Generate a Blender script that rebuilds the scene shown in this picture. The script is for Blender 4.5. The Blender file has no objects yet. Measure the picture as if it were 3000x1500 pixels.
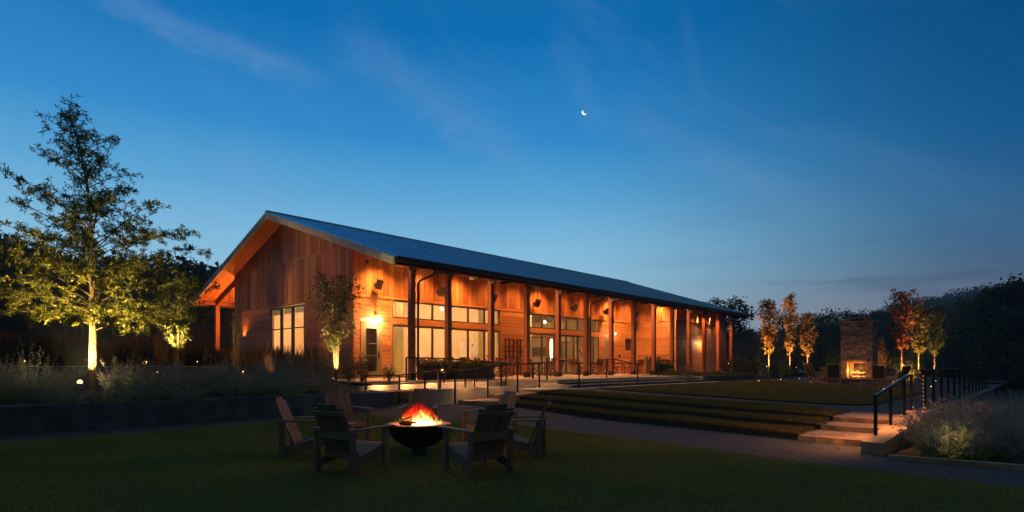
import bpy, math, random
import numpy as np
from mathutils import Vector, Matrix, Euler

R = math.radians
scene = bpy.context.scene
COL = scene.collection
random.seed(7)
rng = np.random.default_rng(7)

# ------------------------------------------------------------------ camera
F = 1675.0            # focal length in pixels of a 3000 px wide frame
EYE = 1.45
cam_d = bpy.data.cameras.new("camera")
cam = bpy.data.objects.new("camera", cam_d)
COL.objects.link(cam)
cam.location = (0, 0, EYE)
cam.rotation_euler = (R(90), 0, 0)
cam_d.sensor_width = 36
cam_d.lens = 36 * F / 3000.0
cam_d.shift_y = (1068.5 - 750) / 3000.0
cam_d.clip_end = 4000
cam_d.clip_start = 0.05
scene.camera = cam
scene.render.resolution_x = 1024
scene.render.resolution_y = 512
scene.view_settings.view_transform = 'Standard'
scene.view_settings.look = 'None'
scene.view_settings.exposure = 0.0
scene.view_settings.gamma = 1.0
scene.render.engine = 'CYCLES'
scene.cycles.use_denoising = True
scene.cycles.max_bounces = 6
scene.cycles.diffuse_bounces = 3
scene.cycles.glossy_bounces = 3
scene.cycles.transparent_max_bounces = 8
scene.cycles.sample_clamp_indirect = 3.0
scene.cycles.caustics_reflective = False
scene.cycles.caustics_refractive = False


def lin(c):
    return tuple(((x / 255.0) / 12.92 if x / 255.0 <= 0.04045 else ((x / 255.0 + 0.055) / 1.055) ** 2.4) for x in c) + (1.0,)


# ------------------------------------------------------------------ node helper
class NT:
    def __init__(self, tree):
        self.t = tree
        tree.nodes.clear()

    def n(self, typ, **kw):
        nd = self.t.nodes.new(typ)
        for k, v in kw.items():
            if k.startswith('i_'):
                key = k[2:]
                key = int(key) if key.isdigit() else key.replace('_', ' ')
                self.inp(nd, key, v)
            else:
                setattr(nd, k, v)
        return nd

    def inp(self, nd, key, v):
        s = nd.inputs[key]
        if isinstance(v, bpy.types.NodeSocket):
            self.t.links.new(v, s)
        elif isinstance(v, bpy.types.Node):
            self.t.links.new(v.outputs[0], s)
        else:
            s.default_value = v

    def math(self, op, a, b=None, c=None, clamp=False):
        nd = self.t.nodes.new('ShaderNodeMath')
        nd.operation = op
        nd.use_clamp = clamp
        self.inp(nd, 0, a)
        if b is not None:
            self.inp(nd, 1, b)
        if c is not None:
            self.inp(nd, 2, c)
        return nd.outputs[0]

    def mix(self, fac, a, b, mode='MIX'):
        nd = self.t.nodes.new('ShaderNodeMix')
        nd.data_type = 'RGBA'
        nd.blend_type = mode
        self.inp(nd, 0, fac)
        self.inp(nd, 6, a)
        self.inp(nd, 7, b)
        return nd.outputs[2]

    def smooth(self, x, a, b):
        nd = self.t.nodes.new('ShaderNodeMapRange')
        nd.interpolation_type = 'SMOOTHSTEP'
        self.inp(nd, 0, x)
        nd.inputs[1].default_value = a
        nd.inputs[2].default_value = b
        nd.inputs[3].default_value = 0.0
        nd.inputs[4].default_value = 1.0
        return nd.outputs[0]

    def ramp(self, fac, stops):
        nd = self.t.nodes.new('ShaderNodeValToRGB')
        cr = nd.color_ramp
        while len(cr.elements) < len(stops):
            cr.elements.new(0.5)
        for e, (p, c) in zip(cr.elements, stops):
            e.position = p
            e.color = c if len(c) == 4 else (*c, 1)
        self.inp(nd, 0, fac)
        return nd.outputs[0]


# ------------------------------------------------------------------ sky after sunset: bright towards the glow, dark behind the viewer
world = bpy.data.worlds.new("World")
scene.world = world
world.use_nodes = True
w = NT(world.node_tree)
tc = w.n('ShaderNodeTexCoord')
sep = w.n('ShaderNodeSeparateXYZ', i_0=tc.outputs['Generated'])
el = w.math('ARCSINE', sep.outputs[2])
az = w.math('ARCTAN2', sep.outputs[0], sep.outputs[1])


def eld(d):
    return max(0.0, min(1.0, (d + 4) / 60.0))


elf = w.math('MULTIPLY_ADD', el, 180 / math.pi / 60.0, 4 / 60.0, clamp=True)
glow = w.ramp(elf, [(eld(0), lin((176, 200, 228))), (eld(6), lin((168, 202, 236))), (eld(11), lin((136, 187, 232))),
                    (eld(16), lin((94, 161, 220))), (eld(21), lin((52, 134, 207))), (eld(30), lin((8, 103, 180))),
                    (eld(38), lin((22, 98, 162))), (eld(54), lin((92, 118, 146)))])
side = w.ramp(elf, [(eld(0), lin((128, 118, 138))), (eld(4), lin((96, 104, 132))), (eld(8), lin((62, 90, 130))),
                    (eld(13), lin((38, 90, 142))), (eld(18), lin((12, 80, 140))), (eld(27), lin((0, 68, 124))),
                    (eld(38), lin((18, 74, 124))), (eld(54), lin((88, 112, 140)))])
azf = w.smooth(az, 0.02, 0.80)
sky = w.mix(azf, glow, side)
# pink band low on the right of the glow
band = w.math('MULTIPLY', w.smooth(az, 0.12, 0.42), w.math('SUBTRACT', 1.0, w.smooth(el, R(2.5), R(9))))
sky = w.mix(w.math('MULTIPLY', band, 0.5), sky, lin((150, 138, 158)))
# thin high cloud streaks running down to the right
ca, sa = math.cos(R(-33)), math.sin(R(-33))
p1 = w.math('ADD', w.math('MULTIPLY', az, ca), w.math('MULTIPLY', el, sa))
p2 = w.math('ADD', w.math('MULTIPLY', az, -sa), w.math('MULTIPLY', el, ca))
cv = w.n('ShaderNodeCombineXYZ', i_0=w.math('MULTIPLY', p1, 1.6), i_1=w.math('MULTIPLY', p2, 9.0), i_2=3.3)
nz = w.n('ShaderNodeTexNoise', i_Vector=cv, i_Scale=1.0, i_Detail=6.0, i_Roughness=0.62)
nz.inputs['Distortion'].default_value = 0.6
c1 = w.math('MULTIPLY', w.smooth(nz.outputs[0], 0.50, 0.78), 0.10)
cvf = w.n('ShaderNodeCombineXYZ', i_0=w.math('MULTIPLY', az, 16.0), i_1=w.math('MULTIPLY', el, 34.0), i_2=0.3)
nf = w.n('ShaderNodeTexNoise', i_Vector=cvf, i_Scale=1.0, i_Detail=7.0, i_Roughness=0.7)
nfs = w.math('MULTIPLY_ADD', nf.outputs[0], 1.3, -0.1, clamp=True)


def dirn(px, py):
    a = math.atan2(px - 1500, F)
    return a, math.atan2(1068.5 - py, math.hypot(px - 1500, F))


def streak(x0, y0, x1, y1, width, amp):
    """one wisp of cirrus between two directions"""
    (a0, e0), (a1, e1) = dirn(x0, y0), dirn(x1, y1)
    L_ = math.hypot(a1 - a0, e1 - e0)
    dx, dy = (a1 - a0) / L_, (e1 - e0) / L_
    rx, ry = w.math('SUBTRACT', az, a0), w.math('SUBTRACT', el, e0)
    s_ = w.math('ADD', w.math('MULTIPLY', rx, dx), w.math('MULTIPLY', ry, dy))
    d_ = w.math('ADD', w.math('MULTIPLY', rx, -dy), w.math('MULTIPLY', ry, dx))
    d_ = w.math('ADD', d_, w.math('MULTIPLY', w.math('SUBTRACT', nf.outputs[0], 0.5), width * 1.6))
    q = w.math('DIVIDE', w.math('ABSOLUTE', d_), width)
    g_ = w.math('SUBTRACT', 1.0, w.smooth(q, 0.0, 1.0))
    win = w.math('MULTIPLY', w.smooth(s_, -0.05 * L_, 0.25 * L_), w.math('SUBTRACT', 1.0, w.smooth(s_, 0.75 * L_, 1.1 * L_)))
    return w.math('MULTIPLY', w.math('MULTIPLY', g_, win), w.math('MULTIPLY', nfs, amp))


for args in ((200, -60, 960, 240, 0.026, 0.42), (960, 60, 1580, 500, 0.055, 0.30), (640, 380, 880, 640, 0.05, 0.2), (1620, 60, 1780, 420, 0.04, 0.14), (1750, 300, 2500, 640, 0.05, 0.2), (2000, 0, 2060, 300, 0.02, 0.07)):
    c1 = w.math('ADD', c1, streak(*args))
sky = w.mix(c1, sky, lin((126, 152, 206)))
# low grey-violet bars near the horizon on the right
cv2 = w.n('ShaderNodeCombineXYZ', i_0=w.math('MULTIPLY', az, 2.6), i_1=w.math('MULTIPLY', el, 26.0), i_2=1.7)
nz2 = w.n('ShaderNodeTexNoise', i_Vector=cv2, i_Scale=1.0, i_Detail=5.0, i_Roughness=0.55)
c2 = w.math('MULTIPLY', w.smooth(nz2.outputs[0], 0.47, 0.7), w.math('MULTIPLY', w.smooth(az, 0.1, 0.45), w.math('SUBTRACT', 1.0, w.smooth(el, R(5), R(17)))))
sky = w.mix(w.math('MULTIPLY', c2, 0.6), sky, lin((66, 88, 128)))
# darkening away from the glow
absaz = w.math('ABSOLUTE', w.math('ADD', az, 0.12))
away = w.smooth(absaz, 0.95, 1.9)
sky = w.mix(away, sky, (0.060, 0.078, 0.098, 1))
sky = w.mix(1.0, sky, (0.97, 1.06, 0.93, 1), 'MULTIPLY')
below = w.smooth(el, R(-3), R(0))
sky = w.mix(below, (0.004, 0.007, 0.012, 1), sky)
bg = w.n('ShaderNodeBackground', i_0=sky, i_1=1.1)
out = w.n('ShaderNodeOutputWorld', i_0=bg)

# the sun has set behind the hall; only its faint, wide afterglow is left
sun_d = bpy.data.lights.new("afterglow_sun", 'SUN')
sun_d.energy = 0.012
sun_d.angle = R(25)
sun_d.color = (0.75, 0.85, 1.0)
sun = bpy.data.objects.new("afterglow_sun", sun_d)
COL.objects.link(sun)
sun.rotation_euler = (R(-62), 0, R(-12))

# ------------------------------------------------------------------ frames of reference
ANG = math.atan2(0.7274, 0.6862)
U = Vector((0.6862, 0.7274, 0.0))
V = Vector((-0.7274, 0.6862, 0.0))


def W(u, v, z=0.0):
    p = U * u + V * v
    return Vector((p.x, p.y, z))


def UV(p):
    return p.x * U.x + p.y * U.y, p.x * V.x + p.y * V.y


def G(px, py, z):
    """ground point of known height z seen at a measured place of the photograph"""
    y = F * (EYE - z) / (py - 1068.5)
    return Vector(((px - 1500) / F * y, y, z))


def D(px, y, z=0.0):
    """point at measured bearing px and distance y"""
    return Vector(((px - 1500) / F * y, y, z))


def ss(x, a, b):
    t = max(0.0, min(1.0, (x - a) / (b - a)))
    return t * t * (3 - 2 * t)


# ------------------------------------------------------------------ mesh builder
class MB:
    def __init__(s):
        s.v, s.f, s.r = [], [], []

    def add(s, vs, fs, r=None):
        o = len(s.v)
        s.v += [tuple(p) for p in vs]
        r = random.random() if r is None else r
        for f in fs:
            s.f.append(tuple(i + o for i in f))
            s.r.append(r)
        return s

    def box(s, a, b, r=None):
        x0, y0, z0 = a
        x1, y1, z1 = b
        return s.hexa([(x0, y0, z0), (x1, y0, z0), (x1, y1, z0), (x0, y1, z0), (x0, y0, z1), (x1, y0, z1), (x1, y1, z1), (x0, y1, z1)], r)

    def hexa(s, p, r=None):
        return s.add(p, [(0, 3, 2, 1), (4, 5, 6, 7), (0, 1, 5, 4), (1, 2, 6, 5), (2, 3, 7, 6), (3, 0, 4, 7)], r)

    def bar(s, p, q, w_, h, up=(0, 0, 1), r=None):
        """box of cross-section w x h along p-q"""
        p, q = Vector(p), Vector(q)
        d = (q - p).normalized()
        upv = Vector(up)
        sd = d.cross(upv)
        if sd.length < 1e-4:
            sd = d.cross(Vector((0, 1, 0)))
        sd.normalize()
        up2 = sd.cross(d).normalized()
        a, b = sd * (w_ / 2), up2 * (h / 2)
        return s.hexa([p - a - b, p + a - b, q + a - b, q - a - b, p - a + b, p + a + b, q + a + b, q - a + b], r)

    def tube(s, pts, rad, n=6, r=None, cap=True):
        pts = [Vector(p) for p in pts]
        if not hasattr(rad, '__len__'):
            rad = [rad] * len(pts)
        rings = []
        ref = Vector((0.13, 0.21, 0.97)).normalized()
        for i, p in enumerate(pts):
            d = (pts[min(i + 1, len(pts) - 1)] - pts[max(i - 1, 0)]).normalized()
            x = d.cross(ref)
            if x.length < 0.1:
                x = d.cross(Vector((1, 0, 0)))
            x.normalize()
            y = d.cross(x)
            rings.append([p + (x * math.cos(2 * math.pi * k / n) + y * math.sin(2 * math.pi * k / n)) * rad[i] for k in range(n)])
        vs = [q for ring in rings for q in ring]
        fs = []
        for i in range(len(pts) - 1):
            for k in range(n):
                a, b = i * n + k, i * n + (k + 1) % n
                fs.append((a, b, b + n, a + n))
        if cap:
            fs.append(tuple(range(n))[::-1])
            fs.append(tuple(len(vs) - n + k for k in range(n)))
        return s.add(vs, fs, r)

    def lathe(s, prof, n=24, c=(0, 0, 0), r=None):
        vs, fs = [], []
        for (rad, z) in prof:
            for k in range(n):
                a = 2 * math.pi * k / n
                vs.append((c[0] + rad * math.cos(a), c[1] + rad * math.sin(a), c[2] + z))
        for i in range(len(prof) - 1):
            for k in range(n):
                a, b = i * n + k, i * n + (k + 1) % n
                fs.append((a, b, b + n, a + n))
        return s.add(vs, fs, r)

    def blob(s, c, rx, ry, rz, n=8, m=5, j=0.0, r=None):
        vs, fs = [], []
        for i in range(m + 1):
            t = math.pi * i / m
            for k in range(n):
                a = 2 * math.pi * k / n
                q = 1 + random.uniform(-j, j)
                vs.append((c[0] + rx * q * math.sin(t) * math.cos(a), c[1] + ry * q * math.sin(t) * math.sin(a), c[2] + rz * q * math.cos(t)))
        for i in range(m):
            for k in range(n):
                a, b = i * n + k, i * n + (k + 1) % n
                fs.append((a, b, b + n, a + n))
        return s.add(vs, fs, r)

    def xform(s, M, start=0):
        s.v[start:] = [tuple(M @ Vector(p)) for p in s.v[start:]]
        return s

    def mesh(s, name, off=(0, 0, 0)):
        me = bpy.data.meshes.new(name)
        ox, oy, oz = off
        me.from_pydata([(a - ox, b - oy, c - oz) for a, b, c in s.v], [], s.f)
        at = me.attributes.new('rnd', 'FLOAT', 'FACE')
        at.data.foreach_set('value', np.array(s.r, dtype=np.float32))
        me.update()
        return me


def np_mesh(name, Vs, Fs, rnd):
    me = bpy.data.meshes.new(name)
    k = Fs.shape[1]
    me.vertices.add(len(Vs))
    me.vertices.foreach_set('co', Vs.astype(np.float32).ravel())
    me.loops.add(Fs.size)
    me.loops.foreach_set('vertex_index', Fs.astype(np.int32).ravel())
    me.polygons.add(len(Fs))
    me.polygons.foreach_set('loop_start', (np.arange(len(Fs)) * k).astype(np.int32))
    at = me.attributes.new('rnd', 'FLOAT', 'FACE')
    at.data.foreach_set('value', rnd.astype(np.float32))
    me.update(calc_edges=True)
    return me


def unit(a):
    return a / np.maximum(np.linalg.norm(a, axis=1, keepdims=True), 1e-6)


def leaves(name, P, Dv, L, Wd, rnd=None):
    """leaf-shaped quads: base P, direction Dv, length L, width Wd"""
    n = len(P)
    Dv = unit(Dv)
    S = unit(np.cross(Dv, unit(rng.normal(size=(n, 3)))))
    L = np.broadcast_to(np.asarray(L, float), (n,))[:, None]
    Wd = np.broadcast_to(np.asarray(Wd, float), (n,))[:, None]
    mid = P + Dv * L * 0.45
    Vs = np.stack([P, mid + S * Wd / 2, P + Dv * L, mid - S * Wd / 2], axis=1).reshape(-1, 3)
    Fs = np.arange(4 * n).reshape(n, 4)
    return np_mesh(name, Vs, Fs, rng.random(n) if rnd is None else rnd)


def link(o):
    COL.objects.link(o)
    return o


def tag(o, label, cat=None, group=None, kind=None):
    if label:
        o['label'] = label
    if cat:
        o['category'] = cat
    if group:
        o['group'] = group
    if kind:
        o['kind'] = kind
    return o


def thing(name, label, cat, loc=(0, 0, 0), rot=0.0, group=None):
    o = link(bpy.data.objects.new(name, None))
    o.location = loc
    o.rotation_euler = (0, 0, rot)
    o.empty_display_size = 0.2
    return tag(o, label, cat, group)


def part(name, mb, mat, parent=None, off=(0, 0, 0), label=None, smooth=False):
    me = mb.mesh(name, off) if isinstance(mb, MB) else mb
    me.materials.append(mat)
    if smooth:
        me.polygons.foreach_set('use_smooth', [True] * len(me.polygons))
    o = link(bpy.data.objects.new(name, me))
    o.parent = parent
    if label:
        o['label'] = label
    return o


def uvthing(name, label, cat, u0, v0, z0, group=None):
    return thing(name, label, cat, W(u0, v0, z0), ANG, group)


def uvobj(name, mb, mat, u0, v0, z0, label=None, cat=None, group=None, kind=None):
    """one top-level mesh built in the hall's (u, v, z) frame"""
    o = part(name, mb, mat, None, (u0, v0, z0))
    o.location = W(u0, v0, z0)
    o.rotation_euler = (0, 0, ANG)
    return tag(o, label, cat, group, kind)


def dup(root, loc, rot=None, scale=None, label=None, group=None):
    r = root.copy()
    link(r)
    r.location = loc
    if rot is not None:
        r.rotation_euler = (0, 0, rot)
    if scale is not None:
        r.scale = scale if hasattr(scale, '__len__') else (scale,) * 3
    if label:
        r['label'] = label
    if group:
        r['group'] = group
    for ch in list(root.children):
        c = ch.copy()
        link(c)
        c.parent = r
        for g in ch.children:
            d = g.copy()
            link(d)
            d.parent = c
    return r


# ------------------------------------------------------------------ materials
MATS = {}


def newmat(name):
    m = bpy.data.materials.new(name)
    m.use_nodes = True
    MATS[name] = m
    return m, NT(m.node_tree)


def simple(name, col, rough=0.7, metal=0.0, noise=0.0, nscale=6.0, bump=0.0, bscale=30.0, rndvar=0.0, coord='Object', spec=0.5):
    m, t = newmat(name)
    tcx = t.n('ShaderNodeTexCoord')
    c = (*col, 1)
    colsock = None
    if noise > 0:
        n1 = t.n('ShaderNodeTexNoise', i_Vector=tcx.outputs[coord], i_Scale=nscale, i_Detail=6.0, i_Roughness=0.65)
        f = t.smooth(n1.outputs[0], 0.3, 0.7)
        colsock = t.mix(f, tuple(x * (1 - noise) for x in col) + (1,), tuple(min(1, x * (1 + noise)) for x in col) + (1,))
    if rndvar > 0:
        at = t.n('ShaderNodeAttribute', attribute_name='rnd')
        k = t.math('MULTIPLY_ADD', at.outputs['Fac'], 2 * rndvar, 1 - rndvar)
        kc = t.n('ShaderNodeCombineXYZ', i_0=k, i_1=k, i_2=k)
        colsock = t.mix(1.0, colsock if colsock is not None else c, kc.outputs[0], 'MULTIPLY')
    bs = t.n('ShaderNodeBsdfPrincipled')
    t.inp(bs, 'Base Color', colsock if colsock is not None else c)
    bs.inputs['Roughness'].default_value = rough
    bs.inputs['Metallic'].default_value = metal
    bs.inputs['Specular IOR Level'].default_value = spec
    if bump > 0:
        n2 = t.n('ShaderNodeTexNoise', i_Vector=tcx.outputs[coord], i_Scale=bscale, i_Detail=5.0)
        bp = t.n('ShaderNodeBump', i_Strength=bump, i_Distance=0.02, i_Height=n2.outputs[0])
        t.inp(bs, 'Normal', bp.outputs[0])
    t.n('ShaderNodeOutputMaterial', i_0=bs)
    return m


def wood(name, c1, c2, scale, rough=0.6, knots=0.6, grain=0.35):
    """boards: tone differs from board to board (rnd), grain runs along the low-frequency axis of scale"""
    m, t = newmat(name)
    tcx = t.n('ShaderNodeTexCoord')
    at = t.n('ShaderNodeAttribute', attribute_name='rnd')
    off = t.n('ShaderNodeVectorMath', operation='ADD', i_0=tcx.outputs['Object'])
    cmb = t.n('ShaderNodeCombineXYZ', i_0=t.math('MULTIPLY', at.outputs['Fac'], 37.0), i_1=t.math('MULTIPLY', at.outputs['Fac'], 17.0), i_2=t.math('MULTIPLY', at.outputs['Fac'], 23.0))
    t.inp(off, 1, cmb.outputs[0])
    mp = t.n('ShaderNodeMapping', i_Vector=off.outputs[0])
    mp.inputs['Scale'].default_value = scale
    g = t.n('ShaderNodeTexNoise', i_Vector=mp.outputs[0], i_Scale=1.0, i_Detail=6.0, i_Roughness=0.6)
    g.inputs['Distortion'].default_value = 0.4
    base = t.mix(at.outputs['Fac'], (*c1, 1), (*c2, 1))
    gf = t.smooth(g.outputs[0], 0.32, 0.68)
    base = t.mix(t.math('MULTIPLY', gf, grain), base, tuple(x * 0.45 for x in c1) + (1,))
    mk = t.n('ShaderNodeMapping', i_Vector=off.outputs[0])
    mk.inputs['Scale'].default_value = tuple(2.3 if s_ < 5 else 5.5 for s_ in scale)
    vo = t.n('ShaderNodeTexVoronoi', i_Vector=mk.outputs[0], i_Scale=1.0)
    kf = t.math('SUBTRACT', 1.0, t.smooth(vo.outputs[0], 0.07, 0.19))
    base = t.mix(t.math('MULTIPLY', kf, knots), base, tuple(x * 0.22 for x in c1) + (1,))
    bs = t.n('ShaderNodeBsdfPrincipled')
    t.inp(bs, 'Base Color', base)
    bs.inputs['Roughness'].default_value = rough
    bp = t.n('ShaderNodeBump', i_Strength=0.35, i_Distance=0.01, i_Height=g.outputs[0])
    t.inp(bs, 'Normal', bp.outputs[0])
    t.n('ShaderNodeOutputMaterial', i_0=bs)
    return m


def leafmat(name, stops, transl=0.35, rough=0.5):
    m, t = newmat(name)
    at = t.n('ShaderNodeAttribute', attribute_name='rnd')
    c = t.ramp(at.outputs['Fac'], stops)
    d = t.n('ShaderNodeBsdfPrincipled')
    t.inp(d, 'Base Color', c)
    d.inputs['Roughness'].default_value = rough
    d.inputs['Specular IOR Level'].default_value = 0.3
    tr = t.n('ShaderNodeBsdfTranslucent', i_0=c)
    mx = t.n('ShaderNodeMixShader', i_0=transl)
    t.inp(mx, 1, d.outputs[0])
    t.inp(mx, 2, tr.outputs[0])
    t.n('ShaderNodeOutputMaterial', i_0=mx)
    return m


def emit(name, col, strength):
    m, t = newmat(name)
    e = t.n('ShaderNodeEmission', i_0=(*col, 1), i_1=strength)
    t.n('ShaderNodeOutputMaterial', i_0=e)
    return m


def glassmat(name, tint=(0.93, 0.95, 0.94), refl=0.08):
    m, t = newmat(name)
    lw = t.n('ShaderNodeLayerWeight', i_0=0.5)
    f5 = t.math('POWER', lw.outputs['Facing'], 5.0)
    fr = t.n('ShaderNodeMath', operation='MULTIPLY_ADD', i_0=f5, i_1=0.9, i_2=refl)
    tr = t.n('ShaderNodeBsdfTransparent', i_0=(*tint, 1))
    gl = t.n('ShaderNodeBsdfGlossy', i_0=(0.9, 0.92, 0.95, 1), i_1=0.03)
    mx = t.n('ShaderNodeMixShader', i_0=fr.outputs[0])
    t.inp(mx, 1, tr.outputs[0])
    t.inp(mx, 2, gl.outputs[0])
    t.n('ShaderNodeOutputMaterial', i_0=mx)
    return m


M_hwood = wood('cedar_horizontal', (0.34, 0.145, 0.055), (0.60, 0.31, 0.14), (1.3, 1.3, 26), knots=0.85)
M_vwood = wood('cedar_vertical', (0.26, 0.10, 0.035), (0.56, 0.27, 0.11), (24, 24, 1.1), knots=0.8)
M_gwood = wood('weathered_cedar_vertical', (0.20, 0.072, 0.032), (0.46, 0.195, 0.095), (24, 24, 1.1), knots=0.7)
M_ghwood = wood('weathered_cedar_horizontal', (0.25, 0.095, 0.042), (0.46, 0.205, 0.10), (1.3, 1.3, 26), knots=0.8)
M_trim = wood('cedar_trim', (0.42, 0.20, 0.08), (0.54, 0.27, 0.12), (1.5, 1.5, 20), knots=0.8)
M_soffit = wood('fir_soffit', (0.40, 0.15, 0.035), (0.54, 0.22, 0.06), (18, 1.4, 1.4), knots=0.7)
M_timber = wood('reddish_timber', (0.28, 0.09, 0.035), (0.36, 0.12, 0.05), (16, 16, 0.8), knots=0.5)
M_roof = simple('standing_seam_steel', (0.17, 0.33, 0.46), 0.36, 0.85, noise=0.15, nscale=2.0, rndvar=0.4)
M_verge = simple('weathered_fascia', (0.34, 0.33, 0.33), 0.6, noise=0.25, nscale=5, bump=0.3)
M_black = simple('black_steel', (0.012, 0.012, 0.013), 0.38, 0.3, spec=0.6)
M_dark = simple('dark_bronze', (0.028, 0.02, 0.015), 0.5, 0.4, noise=0.2)
M_frame = simple('olive_window_frame', (0.055, 0.05, 0.038), 0.45)
M_door = simple('sage_grey_door_paint', (0.20, 0.22, 0.16), 0.42)
M_conc = simple('pale_concrete', (0.40, 0.37, 0.33), 0.85, noise=0.22, nscale=1.3, bump=0.25, bscale=40)
M_concw = simple('lamp_tinted_concrete', (0.34, 0.25, 0.165), 0.85, noise=0.22, nscale=2.0, bump=0.25, bscale=40)  # orange of the step lamps is put into the cheek wall's colour
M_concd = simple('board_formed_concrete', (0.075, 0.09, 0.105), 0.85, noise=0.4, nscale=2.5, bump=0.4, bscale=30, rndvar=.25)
M_stone = simple('sandstone_slab', (0.31, 0.215, 0.135), 0.85, noise=0.35, nscale=3.5, bump=0.8, bscale=9)
M_gravel = simple('crushed_gravel', (0.048, 0.052, 0.062), 0.95, noise=0.65, nscale=28, bump=1.0, bscale=60)
M_soil = simple('mulch', (0.016, 0.012, 0.009), 0.95, noise=0.6, nscale=30, bump=1.0, bscale=50)
M_grassbase = simple('lawn_soil', (0.06, 0.065, 0.02), 0.95, noise=0.45, nscale=2.2, bump=1.0, bscale=60)
M_field = simple('dark_field', (0.02, 0.03, 0.012), 0.95, noise=0.5, nscale=0.2)
M_steel = simple('rusty_steel_edging', (0.028, 0.016, 0.010), 0.8, noise=0.4, nscale=8)
M_cream = simple('cream_plaster', (0.72, 0.62, 0.47), 0.8, noise=0.04, nscale=1)
M_floor = simple('interior_floor', (0.30, 0.18, 0.09), 0.5, noise=0.2)
M_glass = glassmat('window_glass')
M_curtain = leafmat('linen_curtain', [(0, (0.62, 0.60, 0.34)), (1, (0.66, 0.64, 0.38))], 0.55, 0.9)
M_white = simple('white_paper', (0.78, 0.76, 0.70), 0.8, rndvar=0.06)
M_greyw = wood('weathered_teak', (0.15, 0.105, 0.08), (0.25, 0.18, 0.14), (14, 1.4, 14), knots=0.3, rough=0.75)
M_teak = wood('oiled_teak', (0.14, 0.045, 0.02), (0.22, 0.08, 0.035), (9, 9, 9), knots=0.2, rough=0.5)
M_sling = simple('charcoal_sling', (0.03, 0.028, 0.03), 0.8)
M_chairw = wood('sun_bleached_wood', (0.40, 0.28, 0.22), (0.52, 0.38, 0.30), (9, 9, 9), knots=0.2)
M_planter = simple('dark_planter', (0.02, 0.016, 0.014), 0.55, noise=0.2)
M_bark = simple('bark', (0.15, 0.105, 0.065), 0.9, noise=0.55, nscale=22, bump=1.0, bscale=35)
M_barkd = simple('dark_bark', (0.04, 0.03, 0.022), 0.9, noise=0.4, nscale=20)
M_oak = leafmat('oak_leaf', [(0, (0.06, 0.09, 0.012)), (0.5, (0.14, 0.165, 0.02)), (1, (0.25, 0.24, 0.035))])
M_maple = leafmat('maple_leaf', [(0, (0.13, 0.085, 0.015)), (0.5, (0.28, 0.16, 0.03)), (1, (0.42, 0.22, 0.05))])
M_red = leafmat('red_maple_leaf', [(0, (0.20, 0.05, 0.015)), (0.5, (0.38, 0.12, 0.03)), (1, (0.52, 0.24, 0.07))])
M_yel = leafmat('yellow_green_leaf', [(0, (0.07, 0.075, 0.012)), (0.5, (0.16, 0.14, 0.02)), (1, (0.26, 0.19, 0.03))])
M_far = leafmat('woodland_leaf', [(0, (0.02, 0.034, 0.014)), (0.6, (0.036, 0.058, 0.022)), (1, (0.07, 0.10, 0.035))], 0.15, 0.8)
M_shrub = leafmat('shrub_leaf', [(0, (0.035, 0.05, 0.012)), (0.5, (0.07, 0.09, 0.02)), (1, (0.12, 0.13, 0.03))])
M_sage = leafmat('sage_stem', [(0, (0.12, 0.18, 0.11)), (0.5, (0.22, 0.30, 0.18)), (1, (0.38, 0.45, 0.26))], 0.3, 0.8)
M_sagef = leafmat('sage_blossom', [(0, (0.24, 0.14, 0.22)), (1, (0.50, 0.34, 0.46))], 0.4, 0.8)
M_reed = leafmat('reed_blade', [(0, (0.04, 0.05, 0.015)), (0.55, (0.09, 0.065, 0.028)), (1, (0.22, 0.10, 0.045))], 0.35, 0.8)
M_grass = leafmat('lawn_blade', [(0, (0.13, 0.17, 0.032)), (0.6, (0.22, 0.25, 0.05)), (1, (0.38, 0.34, 0.12))], 0.25, 0.8)
M_grass2 = leafmat('porch_tinted_lawn_blade', [(0, (0.10, 0.10, 0.022)), (0.6, (0.17, 0.145, 0.035)), (1, (0.26, 0.19, 0.06))], 0.25, 0.8)  # warm porch light on the upper grass is put into this colour
M_flowy = leafmat('yellow_petal', [(0, (0.6, 0.42, 0.02)), (1, (0.8, 0.6, 0.04))], 0.2)
M_flowr = leafmat('red_petal', [(0, (0.5, 0.03, 0.02)), (1, (0.7, 0.10, 0.05))], 0.2)
M_flowp = leafmat('purple_petal', [(0, (0.16, 0.05, 0.22)), (1, (0.36, 0.14, 0.42))], 0.2)
M_bulb = emit('lamp_bulb', (1.0, 0.72, 0.40), 28.0)
M_lens = emit('spotlight_lens', (1.0, 0.52, 0.18), 7.0)
M_led = emit('small_led', (1.0, 0.50, 0.18), 1.6)
M_rockm = simple('pale_rock', (0.34, 0.29, 0.26), 0.9, noise=0.3, nscale=5)


# ------------------------------------------------------------------ lamps and added fill lights
GAIN = 4.0


def spot(loc, target, watts, ang=60, blend=0.6, col=(1.0, 0.42, 0.14), size=0.03, name='lamp_or_fill_light'):
    d = bpy.data.lights.new(name, 'SPOT')
    d.energy = watts * GAIN
    d.spot_size = R(ang)
    d.spot_blend = blend
    d.color = col
    d.shadow_soft_size = size
    o = link(bpy.data.objects.new(name, d))
    o.location = loc
    dv = Vector(target) - Vector(loc)
    o.rotation_euler = dv.to_track_quat('-Z', 'Y').to_euler()
    return o


def point(loc, watts, col=(1.0, 0.6, 0.3), size=0.05, name='lamp_or_fill_light'):
    d = bpy.data.lights.new(name, 'POINT')
    d.energy = watts * GAIN
    d.color = col
    d.shadow_soft_size = size
    o = link(bpy.data.objects.new(name, d))
    o.location = loc
    return o
# ================================================================== GROUND
def zl(u, v):
    """lower level: flat lawn, gravel path climbing a little towards the ramp"""
    return 0.15 * ss(v, 8, 13) * ss(u, 7.5, 12)


def zu(v):
    return 0.30 + 0.025 * (max(2.0, min(13.6, v)) - 3.5)


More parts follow.
